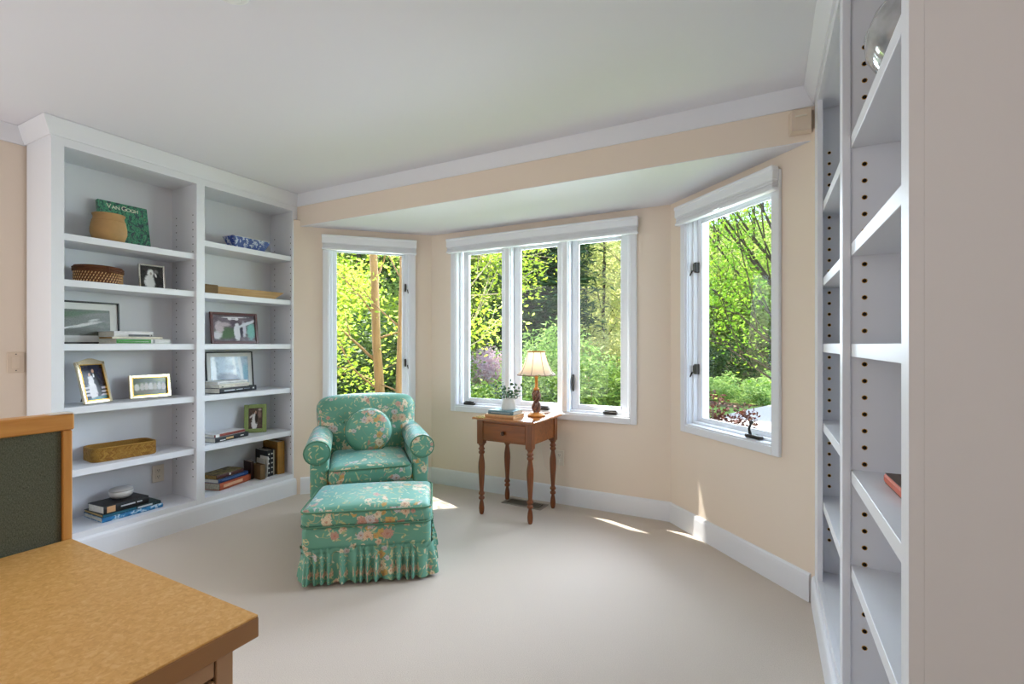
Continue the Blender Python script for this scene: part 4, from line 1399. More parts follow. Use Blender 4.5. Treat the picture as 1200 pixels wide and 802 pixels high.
# --- top shelf: art book with lettering, and a small pot
def art_cover():
    t = NT('green_brushstroke_cover', .3, .5)
    uv = t.tc()
    warp = t.n('TexNoise'); warp.inputs['Scale'].default_value = 14
    t.l(uv, warp.inputs['Vector'])
    off = t.vmath('SCALE', t.vmath('SUBTRACT', warp.outputs['Color'], (.5, .5, .5))); off.node.inputs['Scale'].default_value = .10
    p = t.vmath('ADD', uv, off)
    a = t.noise(t.mapping(p, (110, 110, 34), rot=(0, .7, 0)), 1.0, 3)
    b = t.noise(t.mapping(p, (40, 40, 40), (4, 0, 2)), 1.0, 2)
    c = t.ramp(a, [(.32, S(26, 50, 50)), (.44, S(44, 116, 92)), (.54, S(96, 176, 136)), (.62, S(46, 92, 84)), (.72, S(140, 186, 130))])
    c = t.mix(t.math('MULTIPLY', t.step(b, .54, .60), .75), c, S(60, 48, 82))
    c = t.mix(t.math('MULTIPLY', t.step(b, .30, .26), .7), c, S(120, 108, 84))
    t.color(c)
    return t.m
t = thing('art_book', 'green picture-covered art book leaning against the back of the top shelf', 'book', (-3.600, 1.575, 1.8382), D(90), None, tilt=-.20)
cov = art_cover()
mb = MB(); mb.box(-.134, .134, -.013, -.0105, 0, .285, .0008); mb.box(-.134, .134, .0105, .013, 0, .285, .0008); mb.box(-.134, -.1315, -.0105, .0105, 0, .285)
mb.build('cover', cov, t)
mb = MB(); mb.box(-.131, .130, -.0102, .0102, .004, .281)
mb.build('page_block', M['paper'], t)
def text_part(body, size, mat, parent, loc, rot, name, depth=.0006, sx=1.0):
    cu = bpy.data.curves.new(name, 'FONT')
    cu.body = body; cu.size = size; cu.align_x = 'CENTER'; cu.align_y = 'CENTER'; cu.extrude = depth; cu.space_character = 1.05
    cu.resolution_u = 3
    tmp = bpy.data.objects.new(name, cu); COL.objects.link(tmp)
    dg = bpy.context.evaluated_depsgraph_get(); dg.update()
    me = bpy.data.meshes.new_from_object(tmp.evaluated_get(dg))
    bpy.data.objects.remove(tmp); bpy.data.curves.remove(cu)
    o = bpy.data.objects.new(name, me); COL.objects.link(o)
    me.materials.clear(); me.materials.append(mat)
    o.parent = parent; o.location = loc; o.rotation_euler = rot; o.scale = (sx, 1, 1)
    return o
M['letter'] = plain('cream_lettering', S(240, 236, 220), .5, .3, var=.02)
def small_caps(words, size, parent, y, z, mat):
    """capital and small capitals, side by side; local -y face"""
    x = -.092
    for (ch, big) in words:
        if ch == ' ': x += size * .22; continue
        s = size * (1.0 if big else .78)
        w = s * .66
        o = text_part(ch, s, mat, parent, (x + w / 2, y, z - (0 if big else size * .08)), (D(90), 0, 0), 'title_letter')
        x += w
small_caps([('V', 1), ('A', 0), ('N', 0), (' ', 0), ('G', 1), ('O', 0), ('G', 0), ('H', 0)], .042, t, -.0137, .252, M['letter'])

M['claypot'] = plain('ochre_clay', S(176, 138, 90), .6, .3, var=.14, vscale=8, bump=.15, bscale=30)
t = thing('clay_pot', 'squat ochre clay pot with a flared rim beside the art book', 'pot', (-3.500, 1.440, 1.8352), 0)
mb = MB(); mb.lathe([(.055, 0), (.075, .01), (.088, .05), (.088, .08), (.082, .115), (.075, .138), (.074, .148), (.078, .158), (.080, .163), (.077, .166), (.071, .158), (.069, .142), (.075, .115), (.08, .08), (.08, .05), (.06, .015)], 36)
mb.build('body', M['claypot'], t)
mb = MB(); mb.tube([(  .0795 * math.cos(a), .0795 * math.sin(a), .124) for a in [2 * math.pi * i / 36 for i in range(37)]], .002, 6, cap=False)
mb.build('groove_ring', M['claypot'], t)

# --- lidded oval basket, real strips woven over a shell
def strip_mat(name, c1, c2):
    t = NT(name, .55, .35)
    g = t.n('NewGeometry')
    t.color(t.mix(t.noise(t.tc(), 50, 2), t.ramp(g.outputs['Random Per Island'], [(0, c1), (1, c2)]), c1))
    return t.m
M['wick_d'] = strip_mat('brown_wicker', S(74, 40, 20), S(140, 82, 40))
M['wick_l'] = strip_mat('pale_wicker', S(206, 160, 104), S(236, 200, 150))
M['wick_h'] = strip_mat('honey_wicker', S(150, 104, 34), S(196, 146, 62))
t = thing('lidded_basket', 'brown woven oval basket with a lid and pale strips', 'basket', (-3.545, 1.408, 1.5818), D(90))
ra, rb, hb = .118, .080, .072
mb = MB(); mb.lathe([(.94, 0), (1.0, .012), (1.0, hb), (.97, hb)], 36, sx=ra, sy=rb)
mb.v = [(p[0], p[1], p[2]) for p in mb.v]
mb.build('body', M['wick_d'], t)
lt_, dk_ = MB(), MB()
for k in range(46):                                 # slanting pale strips showing between the dark weave
    for j in range(4):
        a0 = 2 * math.pi * (k + j * .5) / 46
        z0 = .008 + j * .016
        v = []
        for (da, dz) in ((-.020, 0), (.016, 0), (.052, .011), (.016, .011)):
            a = a0 + da
            v.append(((ra + .0022) * math.cos(a), (rb + .0022) * math.sin(a), z0 + dz))
        v2 = [((p[0]) * .97, p[1] * .97, p[2]) for p in v]
        lt_.add(v + v2, [(0, 1, 2, 3), (7, 6, 5, 4), (0, 4, 5, 1), (1, 5, 6, 2), (2, 6, 7, 3), (3, 7, 4, 0)])
o = lt_.build('pale_strips', M['wick_l'], t); o['kind'] = 'stuff'
mb = MB()
mb.lathe([(1.03, hb - .004), (1.035, hb + .004), (1.03, hb + .022), (.98, hb + .032), (.7, hb + .038), (.02, hb + .040)], 36, sx=ra, sy=rb)
lid = mb.build('lid', M['wick_d'], t)
mb = MB()
for zz in (hb + .000, hb + .010, hb + .019):
    mb.tube([((ra * 1.035) * math.cos(a), (rb * 1.035) * math.sin(a), zz) for a in [2 * math.pi * i / 40 for i in range(41)]], .0045, 6, cap=False)
mb.build('rim_coil', M['wick_d'], lid)
mb = MB(); mb.tube([(.015, -rb * 1.05, hb + .028), (.015, -rb * 1.09, hb + .012), (.015, -rb * 1.07, hb - .012)], .004, 6); mb.lathe([(.004, -.004), (.008, 0), (.004, .004)], 8, (.015, -rb * 1.09, hb - .004))
mb.build('clasp', M['wick_d'], t)

# --- honey-coloured rectangular woven tray
def diag_weave():
    t = NT('honey_woven_straw', .6, .3)
    w = t.noise(t.tc(), 240, 2)
    g = t.n('NewGeometry')
    t.color(t.mix(w, t.ramp(g.outputs['Random Per Island'], [(0, S(150, 102, 30)), (1, S(214, 168, 78))]), S(120, 78, 24)))
    return t.m
M['straw'] = diag_weave()
t = thing('woven_tray', 'shallow honey-coloured rectangular straw basket with rounded corners', 'basket', (-3.590, 1.540, .5178), D(90 - 5))
tw, td, th_ = .33, .19, .078
def rr_pts(hx, hy, r, n=6):
    P = []
    for (cx, cy, a0) in ((hx - r, hy - r, 0), (-hx + r, hy - r, 90), (-hx + r, -hy + r, 180), (hx - r, -hy + r, 270)):
        for i in range(n + 1):
            a = D(a0 + 90 * i / n); P.append((cx + r * math.cos(a), cy + r * math.sin(a)))
    return P
outer, inn = rr_pts(tw / 2, td / 2, .045), rr_pts(tw / 2 - .008, td / 2 - .008, .038)
n = len(outer)
v = [(p[0], p[1], 0) for p in outer] + [(p[0], p[1], th_) for p in outer] + [(p[0], p[1], th_) for p in inn] + [(p[0], p[1], .008) for p in inn]
f = []
for i in range(n):
    j = (i + 1) % n
    f += [(i, j, n + j, n + i), (n + i, n + j, 2 * n + j, 2 * n + i), (2 * n + i, 2 * n + j, 3 * n + j, 3 * n + i)]
f += [tuple(range(n - 1, -1, -1)), tuple(range(3 * n, 4 * n))]
mb = MB(); mb.add(v, f)
mb.build('body', M['straw'], t)
mb = MB()
per = rr_pts(tw / 2 + .001, td / 2 + .001, .045, 10)
cum = [0]
per2 = per + [per[0]]
for i in range(len(per)): cum.append(cum[-1] + math.dist(per2[i], per2[i + 1]))
def at_s(s):
    s %= cum[-1]
    for i in range(len(per)):
        if s <= cum[i + 1]:
            q = (s - cum[i]) / max(1e-9, cum[i + 1] - cum[i])
            return (per2[i][0] + (per2[i + 1][0] - per2[i][0]) * q, per2[i][1] + (per2[i + 1][1] - per2[i][1]) * q)
ns = 84
for i in range(ns):
    for j in range(4):
        s0 = cum[-1] * i / ns; z0 = .004 + j * .0175
        sg = 1 if (j % 2) else -1
        A, B_, C_, D_ = at_s(s0), at_s(s0 + .0095), at_s(s0 + .0095 + sg * .012), at_s(s0 + sg * .012)
        k_ = 1.012
        vv = [(A[0] * k_, A[1] * k_, z0), (B_[0] * k_, B_[1] * k_, z0), (C_[0] * k_, C_[1] * k_, z0 + .0165), (D_[0] * k_, D_[1] * k_, z0 + .0165)]
        vi = [(p[0] / k_ * .99, p[1] / k_ * .99, p[2]) for p in vv]
        mb.add(vv + vi, [(0, 1, 2, 3), (0, 4, 5, 1), (1, 5, 6, 2), (2, 6, 7, 3), (3, 7, 4, 0)])
o = mb.build('woven_strands', M['straw'], t); o['kind'] = 'stuff'
mb = MB(); pp = [(p[0], p[1], th_) for p in rr_pts(tw / 2 - .003, td / 2 - .003, .042, 6)]; mb.tube(pp + [pp[0]], .0062, 7, cap=False)
mb.build('rim', M['straw'], t)

# --- stack of three on the photo shelf
g3 = 'three books before the coast photograph'
bsp = lambda nm, *c: bcol(nm, *c)
book('thick grey-white and green book at the bottom before the coast photograph', .300, .215, .030, bcol('offwhite', 216, 216, 212), (-3.552, 1.598, 1.2245), D(90 + 2), g3,
     title=[(.0, .62, .12, .92, bcol('leafgreen', 70, 140, 66)), (.03, .58, .38, .48, M['white']), (.66, .70, .1, .9, bcol('greyprint', 150, 150, 150))])
book('thin cream book in the middle of the stack before the coast photograph', .268, .20, .013, bcol('cream', 222, 214, 196), (-3.560, 1.580, 1.2550), D(90 - 2), g3, pages=plain('tan_edge', S(190, 152, 96), .8, .1))
book('pale book with a black spine band topmost before the coast photograph', .212, .19, .034, bcol('pale', 214, 212, 214), (-3.565, 1.555, 1.2684), D(90 + 2), g3,
     title=[(.35, .97, .08, .42, M['black']), (.90, .94, .15, .36, M['white'])])

# --- blue and white dish on the right top shelf
def delft():
    t = NT('blue_white_transferware', .2, .5)
    a = t.noise(t.tc(), 38, 4, .6, .5)
    b = t.noise(t.tc(), 16, 3)
    c = t.ramp(a, [(.40, S(44, 66, 140)), (.52, S(60, 84, 160)), (.58, S(210, 216, 232)), (.66, S(70, 94, 168))])
    c = t.mix(t.step(b, .56, .62), c, S(46, 70, 146))
    t.color(c)
    return t.m
t = thing('blue_dish', 'blue and white flared rectangular ceramic dish', 'dish', (-3.530, 2.335, 1.9375), D(90))
v = []
for (hx, hy, z) in ((.118, .040, 0), (.156, .066, .090), (.150, .060, .090), (.112, .035, .008)):
    v += [(p[0], p[1], z) for p in rr_pts(hx, hy, .012, 3)]
n = 16
f = []
for j in range(3):
    for i in range(n):
        f.append((j * n + i, j * n + (i + 1) % n, (j + 1) * n + (i + 1) % n, (j + 1) * n + i))
f += [tuple(range(n - 1, -1, -1)), tuple(range(3 * n, 4 * n))]
mb = MB(); mb.add(v, f)
mb.build('bowl', delft(), t)
mb = MB(); pp = [(p[0], p[1], .090) for p in rr_pts(.153, .063, .012, 3)]; mb.tube(pp + [pp[0]], .0035, 6, cap=False)
mb.build('rim', M['whiteglaze'], t)

# --- long wooden dough tray
M['palewood'] = wood('pale_old_wood', S(176, 136, 88), S(214, 180, 132), .7, axis='x')
M['darkwood'] = wood('dark_end_wood', S(92, 68, 36), S(132, 102, 58), .7, axis='x')
t = thing('dough_tray', 'long shallow pale wooden trough with a darker block end', 'tray', (-3.530, 2.285, 1.5795), D(90 - 2))
v = []
for (x0, x1, hy, z) in ((-.24, .235, .055, 0), (-.285, .305, .085, .056), (-.270, .288, .074, .056), (-.225, .22, .045, .012)):
    v += [(x0, -hy, z), (x1, -hy, z), (x1, hy, z), (x0, hy, z)]
f = [(3, 2, 1, 0), (12, 13, 14, 15)]
for j in range(3):
    for i in range(4):
        f.append((j * 4 + i, j * 4 + (i + 1) % 4, (j + 1) * 4 + (i + 1) % 4, (j + 1) * 4 + i))
mb = MB(); mb.add(v, f)
mb.build('trough', M['palewood'], t)
mb = MB(); mb.box(-.318, -.215, -.088, .088, 0.0, .064, .004)
mb.build('end_block', M['darkwood'], t)

# --- books in front of the blue photograph
g4 = 'three books before the misty photograph'
R4 = D(90 + 16)
book('black book at the bottom before the misty photograph', .335, .150, .037, bcol('blackcloth', 30, 32, 38), (-3.539, 2.212, .8695), R4 - D(3), g4,
     title=[(.10, .38, .40, .62, bcol('greyprint2', 196, 200, 204)), (.42, .60, .42, .58, bcol('greyprint2', 196, 200, 204)), (.63, .80, .46, .56, bcol('greyprint3', 140, 150, 160)), (.88, .93, .35, .65, M['white'])])
book('ivory book in the middle of the stack before the misty photograph', .255, .150, .026, bcol('ivory', 218, 212, 200), (-3.536, 2.180, .9072), R4 - D(7), g4, title=[(.08, .13, .2, .45, M['black']), (.5, .95, .2, .8, bcol('pinkgrey', 196, 186, 180))])
book('slim white book topmost before the misty photograph', .245, .145, .020, bcol('slimwhite', 228, 228, 226), (-3.540, 2.176, .9336), R4 - D(9), g4, title=[(.06, .9, .3, .6, bcol('palegrey', 200, 200, 202))])

# --- books on the shelf with the green frame
g5 = 'two books beside the sage green frame'
book('black book with white pages under the red book near the green frame', .290, .150, .034, bcol('blackcloth', 30, 32, 38), (-3.558, 2.176, .5195), R4 - D(4), g5,
     title=[(.12, .28, .25, .45, M['white']), (.30, .52, .35, .75, bcol('peach', 216, 176, 120)), (.74, .84, .40, .62, M['white'])])
book('white-topped book with a red spine near the green frame', .262, .145, .024, bcol('glossywhite', 222, 220, 222), (-3.560, 2.164, .5540), R4 - D(5), g5, spine=bcol('brickred', 140, 60, 50), title=[(.02, .14, .1, .9, M['white'])])

# --- bottom shelf, left part: two big flat books, a thick black one and a lidded bowl
g6 = 'flat books under the lidded bowl'
def photo_spine():
    t = NT('blue_photo_spine', .35, .5)
    a = t.noise(t.mapping(t.tc(), (26, 26, 26)), 1.0, 3)
    t.color(t.ramp(a, [(.42, S(26, 106, 160)), (.52, S(40, 130, 180)), (.58, S(196, 220, 232)), (.66, S(60, 120, 160))]))
    return t.m
book('large bright blue picture book at the very bottom of the photo bookcase', .322, .230, .026, photo_spine(), (-3.565, 1.548, .1700), D(90 + 0), g6)
book('dark teal picture book above the bright blue one', .310, .225, .018, bcol('darkteal', 34, 58, 60), (-3.570, 1.545, .1964), D(90 + 1), g6, title=[(.0, .55, .1, .9, bcol('tealblue', 36, 96, 118)), (.58, .84, .2, .8, bcol('paleprint', 190, 200, 204))], pages=plain('straw_pages', S(196, 170, 116), .8, .1))
book('thick black paperback carrying the lidded bowl', .242, .170, .046, bcol('blackpaper', 26, 24, 26), (-3.548, 1.512, .2150), D(90 + 4), g6,
     title=[(.06, .24, .12, .9, bcol('portrait', 206, 160, 116)), (.36, .68, .45, .62, bcol('greyprint2', 196, 200, 204)), (.72, .84, .47, .62, bcol('greyprint2', 196, 200, 204))])
t = thing('lidded_bowl', 'small grey-white lidded bowl on the black paperback', 'bowl', (-3.575, 1.535, .2615), 0)
mb = MB(); mb.lathe([(.034, 0), (.045, .004), (.058, .018), (.062, .034), (.060, .044), (.058, .046)], 32)
mb.build('bowl', M['whiteglaze'], t)
mb = MB(); mb.lathe([(.060, .0465), (.061, .052), (.056, .060), (.03, .066), (.003, .067)], 32)
mb.build('lid', plain('grey_ceramic', S(190, 188, 186), .35, .5), t)

# --- bottom shelf, right part: stack of three
g7 = 'flat books at the foot of the photo bookcase'
R7 = D(90 + 14)
def floral_cover():
    t = NT('brown_floral_cover', .45, .4)
    a = t.noise(t.tc(), 30, 3)
    t.color(t.ramp(a, [(.40, S(66, 40, 30)), (.50, S(112, 96, 56)), (.60, S(150, 140, 84)), (.68, S(88, 44, 32))]))
    return t.m
book('thick orange-red book at the bottom of the stack near the leather volume', .285, .160, .050, bcol('orangered', 176, 84, 52), (-3.575, 2.205, .1700), R7, g7,
     title=[(.10, .72, .30, .72, bcol('paleorange', 226, 176, 140))], pages=plain('grey_pages', S(190, 180, 160), .85, .1, var=.2, vscale=80))
book('dark blue clothbound book between the orange and brown books', .270, .155, .028, bcol('navy', 34, 66, 116), (-3.577, 2.195, .2203), R7 - D(1), g7, title=[(.1, .85, .42, .58, bcol('dullblue', 84, 116, 156))])
book('brown flower-covered book topmost of the stack near the leather volume', .240, .150, .030, floral_cover(), (-3.580, 2.175, .2486), R7 - D(2), g7, spine=bcol('maroon', 74, 36, 34), title=[(.44, .50, .3, .8, M['white'])], pages=plain('brown_pages', S(166, 132, 84), .85, .1, var=.2, vscale=80))
# --- bottom shelf: a standing row
UP = .170
ZR = D(90 - 6)
g8 = 'standing row at the foot of the photo bookcase'
book('tall thick brown leather volume standing at the end of the row', .262, .215, .060, bcol('leatherbrown', 142, 102, 44), (-3.590, 2.606, UP), ZR, g8, upright=True, spine=bcol('ochre', 166, 120, 54))
book('slim dark brown book standing against the leather volume', .205, .17, .016, bcol('darkbrown', 70, 52, 34), (-3.590, 2.566, UP), ZR, g8, upright=True)
book('cream-spined book standing in the row', .200, .17, .010, bcol('creamspine', 214, 204, 182), (-3.590, 2.552, UP), ZR, g8, upright=True)
dots = [(u, u + .05, .30, .70, bcol('silverdot', 206, 206, 202)) for u in (.12, .30, .48, .66, .84)]
book('black book with a column of silver marks, next to the cream spine', .205, .17, .028, bcol('blackcloth', 30, 32, 38), (-3.585, 2.532, UP), ZR, g8, upright=True, title=dots)
book('black book with a column of silver marks, next to the cards', .205, .17, .028, bcol('blackcloth', 30, 32, 38), (-3.580, 2.502, UP), ZR, g8, upright=True, title=dots)
# pale cards leaning, and a brown box before them
t = thing('note_card', 'white card leaning upright beside the black books', 'card', (-3.515, 2.462, UP), ZR, 'cards leaning beside the black books', tilt=0)
mb = MB(); mb.box(-.0015, .0015, -.05, .07, 0, .165, .0005, M=Matrix.Rotation(.08, 4, 'Y')); mb.build('sheet', M['white'], t)
t = thing('note_card', 'grey-white card leaning in front of the brown box', 'card', (-3.520, 2.444, UP), ZR, 'cards leaning beside the black books')
mb = MB(); mb.box(-.001, .002, -.035, .075, 0, .150, .0005, M=Matrix.Rotation(.05, 4, 'Y')); mb.build('sheet', bcol('greycard', 196, 194, 188), t)
mb = MB(); mb.box(-.0015, -.0011, -.030, .070, .02, .12, M=Matrix.Rotation(.05, 4, 'Y')); mb.build('printed_panel', bcol('palegrey', 200, 200, 202), t)
t = thing('card_box', 'small brown open-topped box between the cards and the little dark book', 'box', (-3.515, 2.425, UP), ZR)
mb = MB()
mb.box(-.020, -.017, -.055, .055, .0, .115); mb.box(.013, .016, -.055, .055, 0, .115); mb.box(-.017, .013, -.055, -.052, 0, .115); mb.box(-.017, .013, .052, .055, 0, .115)
mb.box(-.017, .013, -.052, .052, 0, .003)
mb.build('box', bcol('boxbrown', 112, 88, 58), t)
book('little dark red-brown book standing at the near end of the row', .135, .11, .022, bcol('oxblood', 58, 34, 32), (-3.600, 2.395, UP), ZR, g8, upright=True)

# ------------------------------------------------------------------ things on the near bookcase
M['clearglass'] = None
def vase_glass():
    t = NT('silvered_glass', .08, .6)
    t.b.inputs['Metallic'].default_value = .55
    n = t.noise(t.tc(), 12, 3)
    t.color(t.ramp(n, [(.3, S(150, 150, 152)), (.7, S(226, 226, 228))]))
    return t.m
M['silverglass'] = vase_glass()
t = thing('glass_vase', 'round silvery glass vase on the top shelf of the near bookcase', 'vase', (.355, 1.53, 1.8455), 0)
mb = MB(); mb.lathe([(.05, 0), (.055, .012), (.045, .03), (.05, .04), (.095, .07), (.125, .12), (.128, .17), (.108, .22), (.075, .25), (.07, .27), (.078, .285), (.074, .286), (.066, .27), (.072, .25), (.10, .22), (.12, .17), (.117, .12), (.085, .075), (.02, .05)], 40)
mb.build('body', M['silverglass'], t)
mb = MB(); mb.lathe([(.056, 0), (.060, .006), (.055, .022), (.047, .032)], 32)
mb.build('foot', M['whiteglaze'], t)
t = thing('white_jar', 'small white lidded jar on the middle shelf of the near bookcase', 'jar', (.345, 1.505, 1.2225), 0)
mb = MB(); mb.lathe([(.032, 0), (.036, .004), (.036, .05), (.034, .054)], 28)
mb.build('jar', M['whiteglaze'], t)
mb = MB(); mb.lathe([(.040, .054), (.042, .058), (.042, .074), (.036, .080), (.003, .082)], 28)
mb.build('lid', M['whiteglaze'], t)
book('brown book with red edges lying on the lower shelf of the near bookcase', .22, .16, .028, bcol('coverbrown', 86, 66, 50), (.37, 1.515, .8455), D(-88), None, pages=plain('red_edges', S(206, 96, 66), .7, .2), spine=bcol('salmonspine', 206, 96, 66))
# ------------------------------------------------------------------ the garden outside
GZ = -.50
CARP = pt(566, 16.0, 0)
def ground_z(x, y):
    d = math.hypot(x, y)
    cx, cy = CARP.x - x, CARP.y - y
    return GZ - .42 * math.exp(-(cx * cx + cy * cy) / 12.0) + max(0, d - 19) * .13 + max(0, d - 27) * .24 + .04 * math.sin(x * .8) * math.cos(y * .6)

def lawn_mat():
    t = NT('lawn', .9, .1)
    a = t.noise(t.tc(), 60, 3); b = t.noise(t.tc(), .45, 3)
    c = t.ramp(a, [(.3, S(112, 140, 62)), (.7, S(160, 184, 96))])
    c = t.mix(t.step(b, .56, .64), c, S(104, 92, 66))
    t.color(c); t.bump(a, .6, .03)
    return t.m
def ground_grid(name, x0, x1, y0, y1, n, mat, label, hole=True):
    xs = np.linspace(x0, x1, n); ys = np.linspace(y0, y1, n)
    v = [(x, y, ground_z(x, y)) for y in ys for x in xs]
    f = []
    for j in range(n - 1):
        for i in range(n - 1):
            cx, cy = (xs[i] + xs[i + 1]) / 2, (ys[j] + ys[j + 1]) / 2
            f.append((j * n + i, j * n + i + 1, (j + 1) * n + i + 1, (j + 1) * n + i))
    mb = MB(); mb.add(v, f, True)
    return structure(name, mb, mat, label)
ground_grid('lawn', -60, 40, 3.9, 75, 90, lawn_mat(), 'lawn and sloping ground outside the bay')
def asphalt():
    t = NT('driveway_asphalt', .9, .15)
    t.color(t.ramp(t.noise(t.tc(), 90, 3), [(.3, S(196, 184, 174)), (.7, S(220, 210, 200))]))
    return t.m
mb = MB()
P = [tuple(pt(px, fw, 0))[:2] for px, fw in ((800, 9.6), (835, 10.8), (870, 12.0), (905, 13.2), (1020, 16), (1060, 7.5), (800, 6.6))]
mb.prism(P[::-1], GZ - .12, GZ + .075)
structure('driveway', mb, asphalt(), 'pale asphalt driveway beyond the right bay window')
mb = MB()
mb.box(OL.x - .3, OR.x + .3, YN - .1, YN + .12, -.6, -.13)
structure('trim_foundation', MB().prism([(OL.x - .11, YN + .02), (OR.x + .11, YN + .02), (BR.x + .06, BR.y + .11), (BL.x - .06, BL.y + .11)], GZ - .2, -.121), M['trim'], 'foundation under the bay')

# ---- leaves: one object of folded blades, built from arrays
LM_SUN = leafmat('spring_leaf', S(134, 162, 40), S(200, 212, 82), .5)
LM_MID = leafmat('maple_leaf', S(96, 146, 32), S(178, 208, 70), .5)
LM_DARK = leafmat('laurel_leaf', S(40, 66, 30), S(104, 126, 60), .25)
LM_YEW = leafmat('yew_spray', S(58, 92, 34), S(146, 170, 80), .3)
LM_PINE = leafmat('pine_spray', S(40, 66, 40), S(88, 112, 66), .25)
LM_PALE = leafmat('pale_woodland_leaf', S(196, 200, 128), S(236, 232, 172), .55)
LM_WOOD = leafmat('woodland_leaf', S(122, 146, 66), S(190, 202, 108), .45)
LM_PINK = leafmat('pink_blossom', S(240, 206, 212), S(252, 238, 238), .5)
LM_RED = leafmat('plum_leaf', S(58, 30, 28), S(98, 54, 42), .35)
LM_SPRAY = leafmat('weeping_spray', S(120, 156, 76), S(186, 208, 128), .4)
BARK = wood('bark_brown', S(104, 78, 48), S(158, 122, 78), .9, axis='z')
BARK_D = wood('bark_dark', S(52, 42, 34), S(92, 76, 60), .9, axis='z')
BARK_P = wood('bark_pale', S(150, 132, 104), S(200, 186, 156), .9, axis='z')

def leaves(name, pts, size, mat, parent, aspect=.45, flat=.5, droop=0.0, keep=None):
    """pts: (n,3) array; folded leaf quads with random turn; kind stuff"""
    w = np.array(parent.location) + pts            # the clear gap through which the sun reaches the big window
    fwd = -w[:, 0] * math.sin(TH) + w[:, 1] * math.cos(TH); col_ = 600 + 565 * (w[:, 0] * math.cos(TH) + w[:, 1] * math.sin(TH)) / fwd
    k = (3.52 - w[:, 1]) / SUN_DIR.y
    hx, hz = w[:, 0] + k * SUN_DIR.x, w[:, 2] + k * SUN_DIR.z
    pts = pts[~((k > 0) & (hx > -1.95) & (hx < -.75) & (hz > .6) & (hz < 1.35)) & ((col_ > (keep or -9e9)))]
    n = len(pts)
    L = size * rng.uniform(.65, 1.3, (n, 1))
    a = rng.normal(0, 1, (n, 3)); a[:, 2] = a[:, 2] * flat - droop
    a /= np.linalg.norm(a, axis=1, keepdims=True)
    b = rng.normal(0, 1, (n, 3)); b -= a * (b * a).sum(1, keepdims=True)
    b /= np.linalg.norm(b, axis=1, keepdims=True)
    c = np.cross(a, b)
    Wd = L * aspect
    p0 = pts - a * L * .5
    p2 = pts + a * L * .5
    p1 = pts + b * Wd * .5 + c * Wd * .18 - a * L * .06
    p3 = pts - b * Wd * .5 + c * Wd * .18 - a * L * .06
    V = np.stack([p0, p1, p2, p3], 1).reshape(-1, 3)
    me = bpy.data.meshes.new(name)
    me.vertices.add(4 * n); me.loops.add(4 * n); me.polygons.add(n)
    me.vertices.foreach_set('co', V.astype(np.float32).ravel())
    me.loops.foreach_set('vertex_index', np.arange(4 * n, dtype=np.int32))
    me.polygons.foreach_set('loop_start', np.arange(0, 4 * n, 4, dtype=np.int32))
    me.update(calc_edges=True); me.validate()
    me.materials.append(mat)
    o = bpy.data.objects.new(name, me); COL.objects.link(o)
    o.parent = parent
    o['kind'] = 'stuff'
    return o

def clumps(centres, per, sigma):
    c = np.repeat(np.asarray(centres, float), per, 0)
    return c + rng.normal(0, 1, c.shape) * np.asarray(sigma)

def grow(mb, p, d, length, r, depth, tips, wob=.25, spread=.6, up=.15, seg=5, kids=3):
    pts, rd = [Vector(p)], [r]
    d = Vector(d).normalized()
    for i in range(seg):
        d = (d + Vector((random.gauss(0, wob), random.gauss(0, wob), random.gauss(0, wob) + up)) * .35).normalized()
        pts.append(pts[-1] + d * length / seg); rd.append(max(.003, r * (1 - .55 * (i + 1) / seg)))
    mb.tube(pts, rd, 6 if r > .02 else 4)
    if depth == 0:
        tips.extend([tuple(q) for q in pts[1:]])
        return
    for k in range(kids):
        i = random.randint(max(1, seg // 2), seg)
        q = (d + Vector((random.gauss(0, spread), random.gauss(0, spread), random.gauss(0, spread) * .7 + up))).normalized()
        grow(mb, pts[i], q, length * random.uniform(.5, .75), rd[i] * .6, depth - 1, tips, wob, spread, up, seg, kids)
    tips.extend([tuple(q) for q in pts[3:]])

def base_thing(name, label, cat, px, fw, group=None):
    p = pt(px, fw, 0); z = ground_z(p.x, p.y)
    return thing(name, label, cat, (p.x, p.y, z - .03), 0, group), Vector((p.x, p.y, z - .03))

# 1. two-stemmed young tree right outside the left window
random.seed(21)
t, b = base_thing('garden_tree', 'slender brown-trunked tree with yellow-green leaves outside the window behind the armchair', 'tree', 446, 5.35)
def wpt(px, py, fw): return pt(px, fw, 1.22 + (404 - py) * fw / 565) - b
mb = MB(); mb.tube([wpt(447, 575, 5.35), wpt(446, 470, 5.35), wpt(441, 400, 5.35), wpt(439, 330, 5.35), wpt(435, 250, 5.4), wpt(428, 120, 5.5), wpt(424, 0, 5.6)], [.062, .055, .048, .044, .042, .038, .03], 10)
mb.build('trunk', BARK, t)
mb, tips = MB(), []
for (x0, y0, f0, x1, y1, f1, r) in ((443, 425, 5.35, 372, 372, 5.2, .018), (440, 398, 5.35, 500, 380, 5.5, .014), (441, 372, 5.35, 395, 318, 5.3, .012), (439, 330, 5.4, 470, 262, 5.6, .014), (437, 300, 5.4, 385, 250, 5.3, .014), (436, 280, 5.4, 480, 215, 5.7, .014), (446, 460, 5.35, 380, 400, 5.1, .013), (440, 345, 5.35, 400, 345, 5.6, .009), (434, 230, 5.45, 400, 150, 5.4, .016), (430, 180, 5.5, 470, 120, 5.7, .014)):
    p0, p1 = wpt(x0, y0, f0), wpt(x1, y1, f1)
    grow(mb, p0, (p1 - p0), (p1 - p0).length, r, 1, tips, .22, .75, .05, 6, 4)
mb.build('branches', BARK, t)['kind'] = 'stuff'
leaves('foliage', clumps(tips, 15, .11), .056, LM_SUN, t, .5)
t, b = base_thing('garden_tree', 'second brown trunk close beside the frame of the window behind the armchair', 'tree', 469, 5.15)
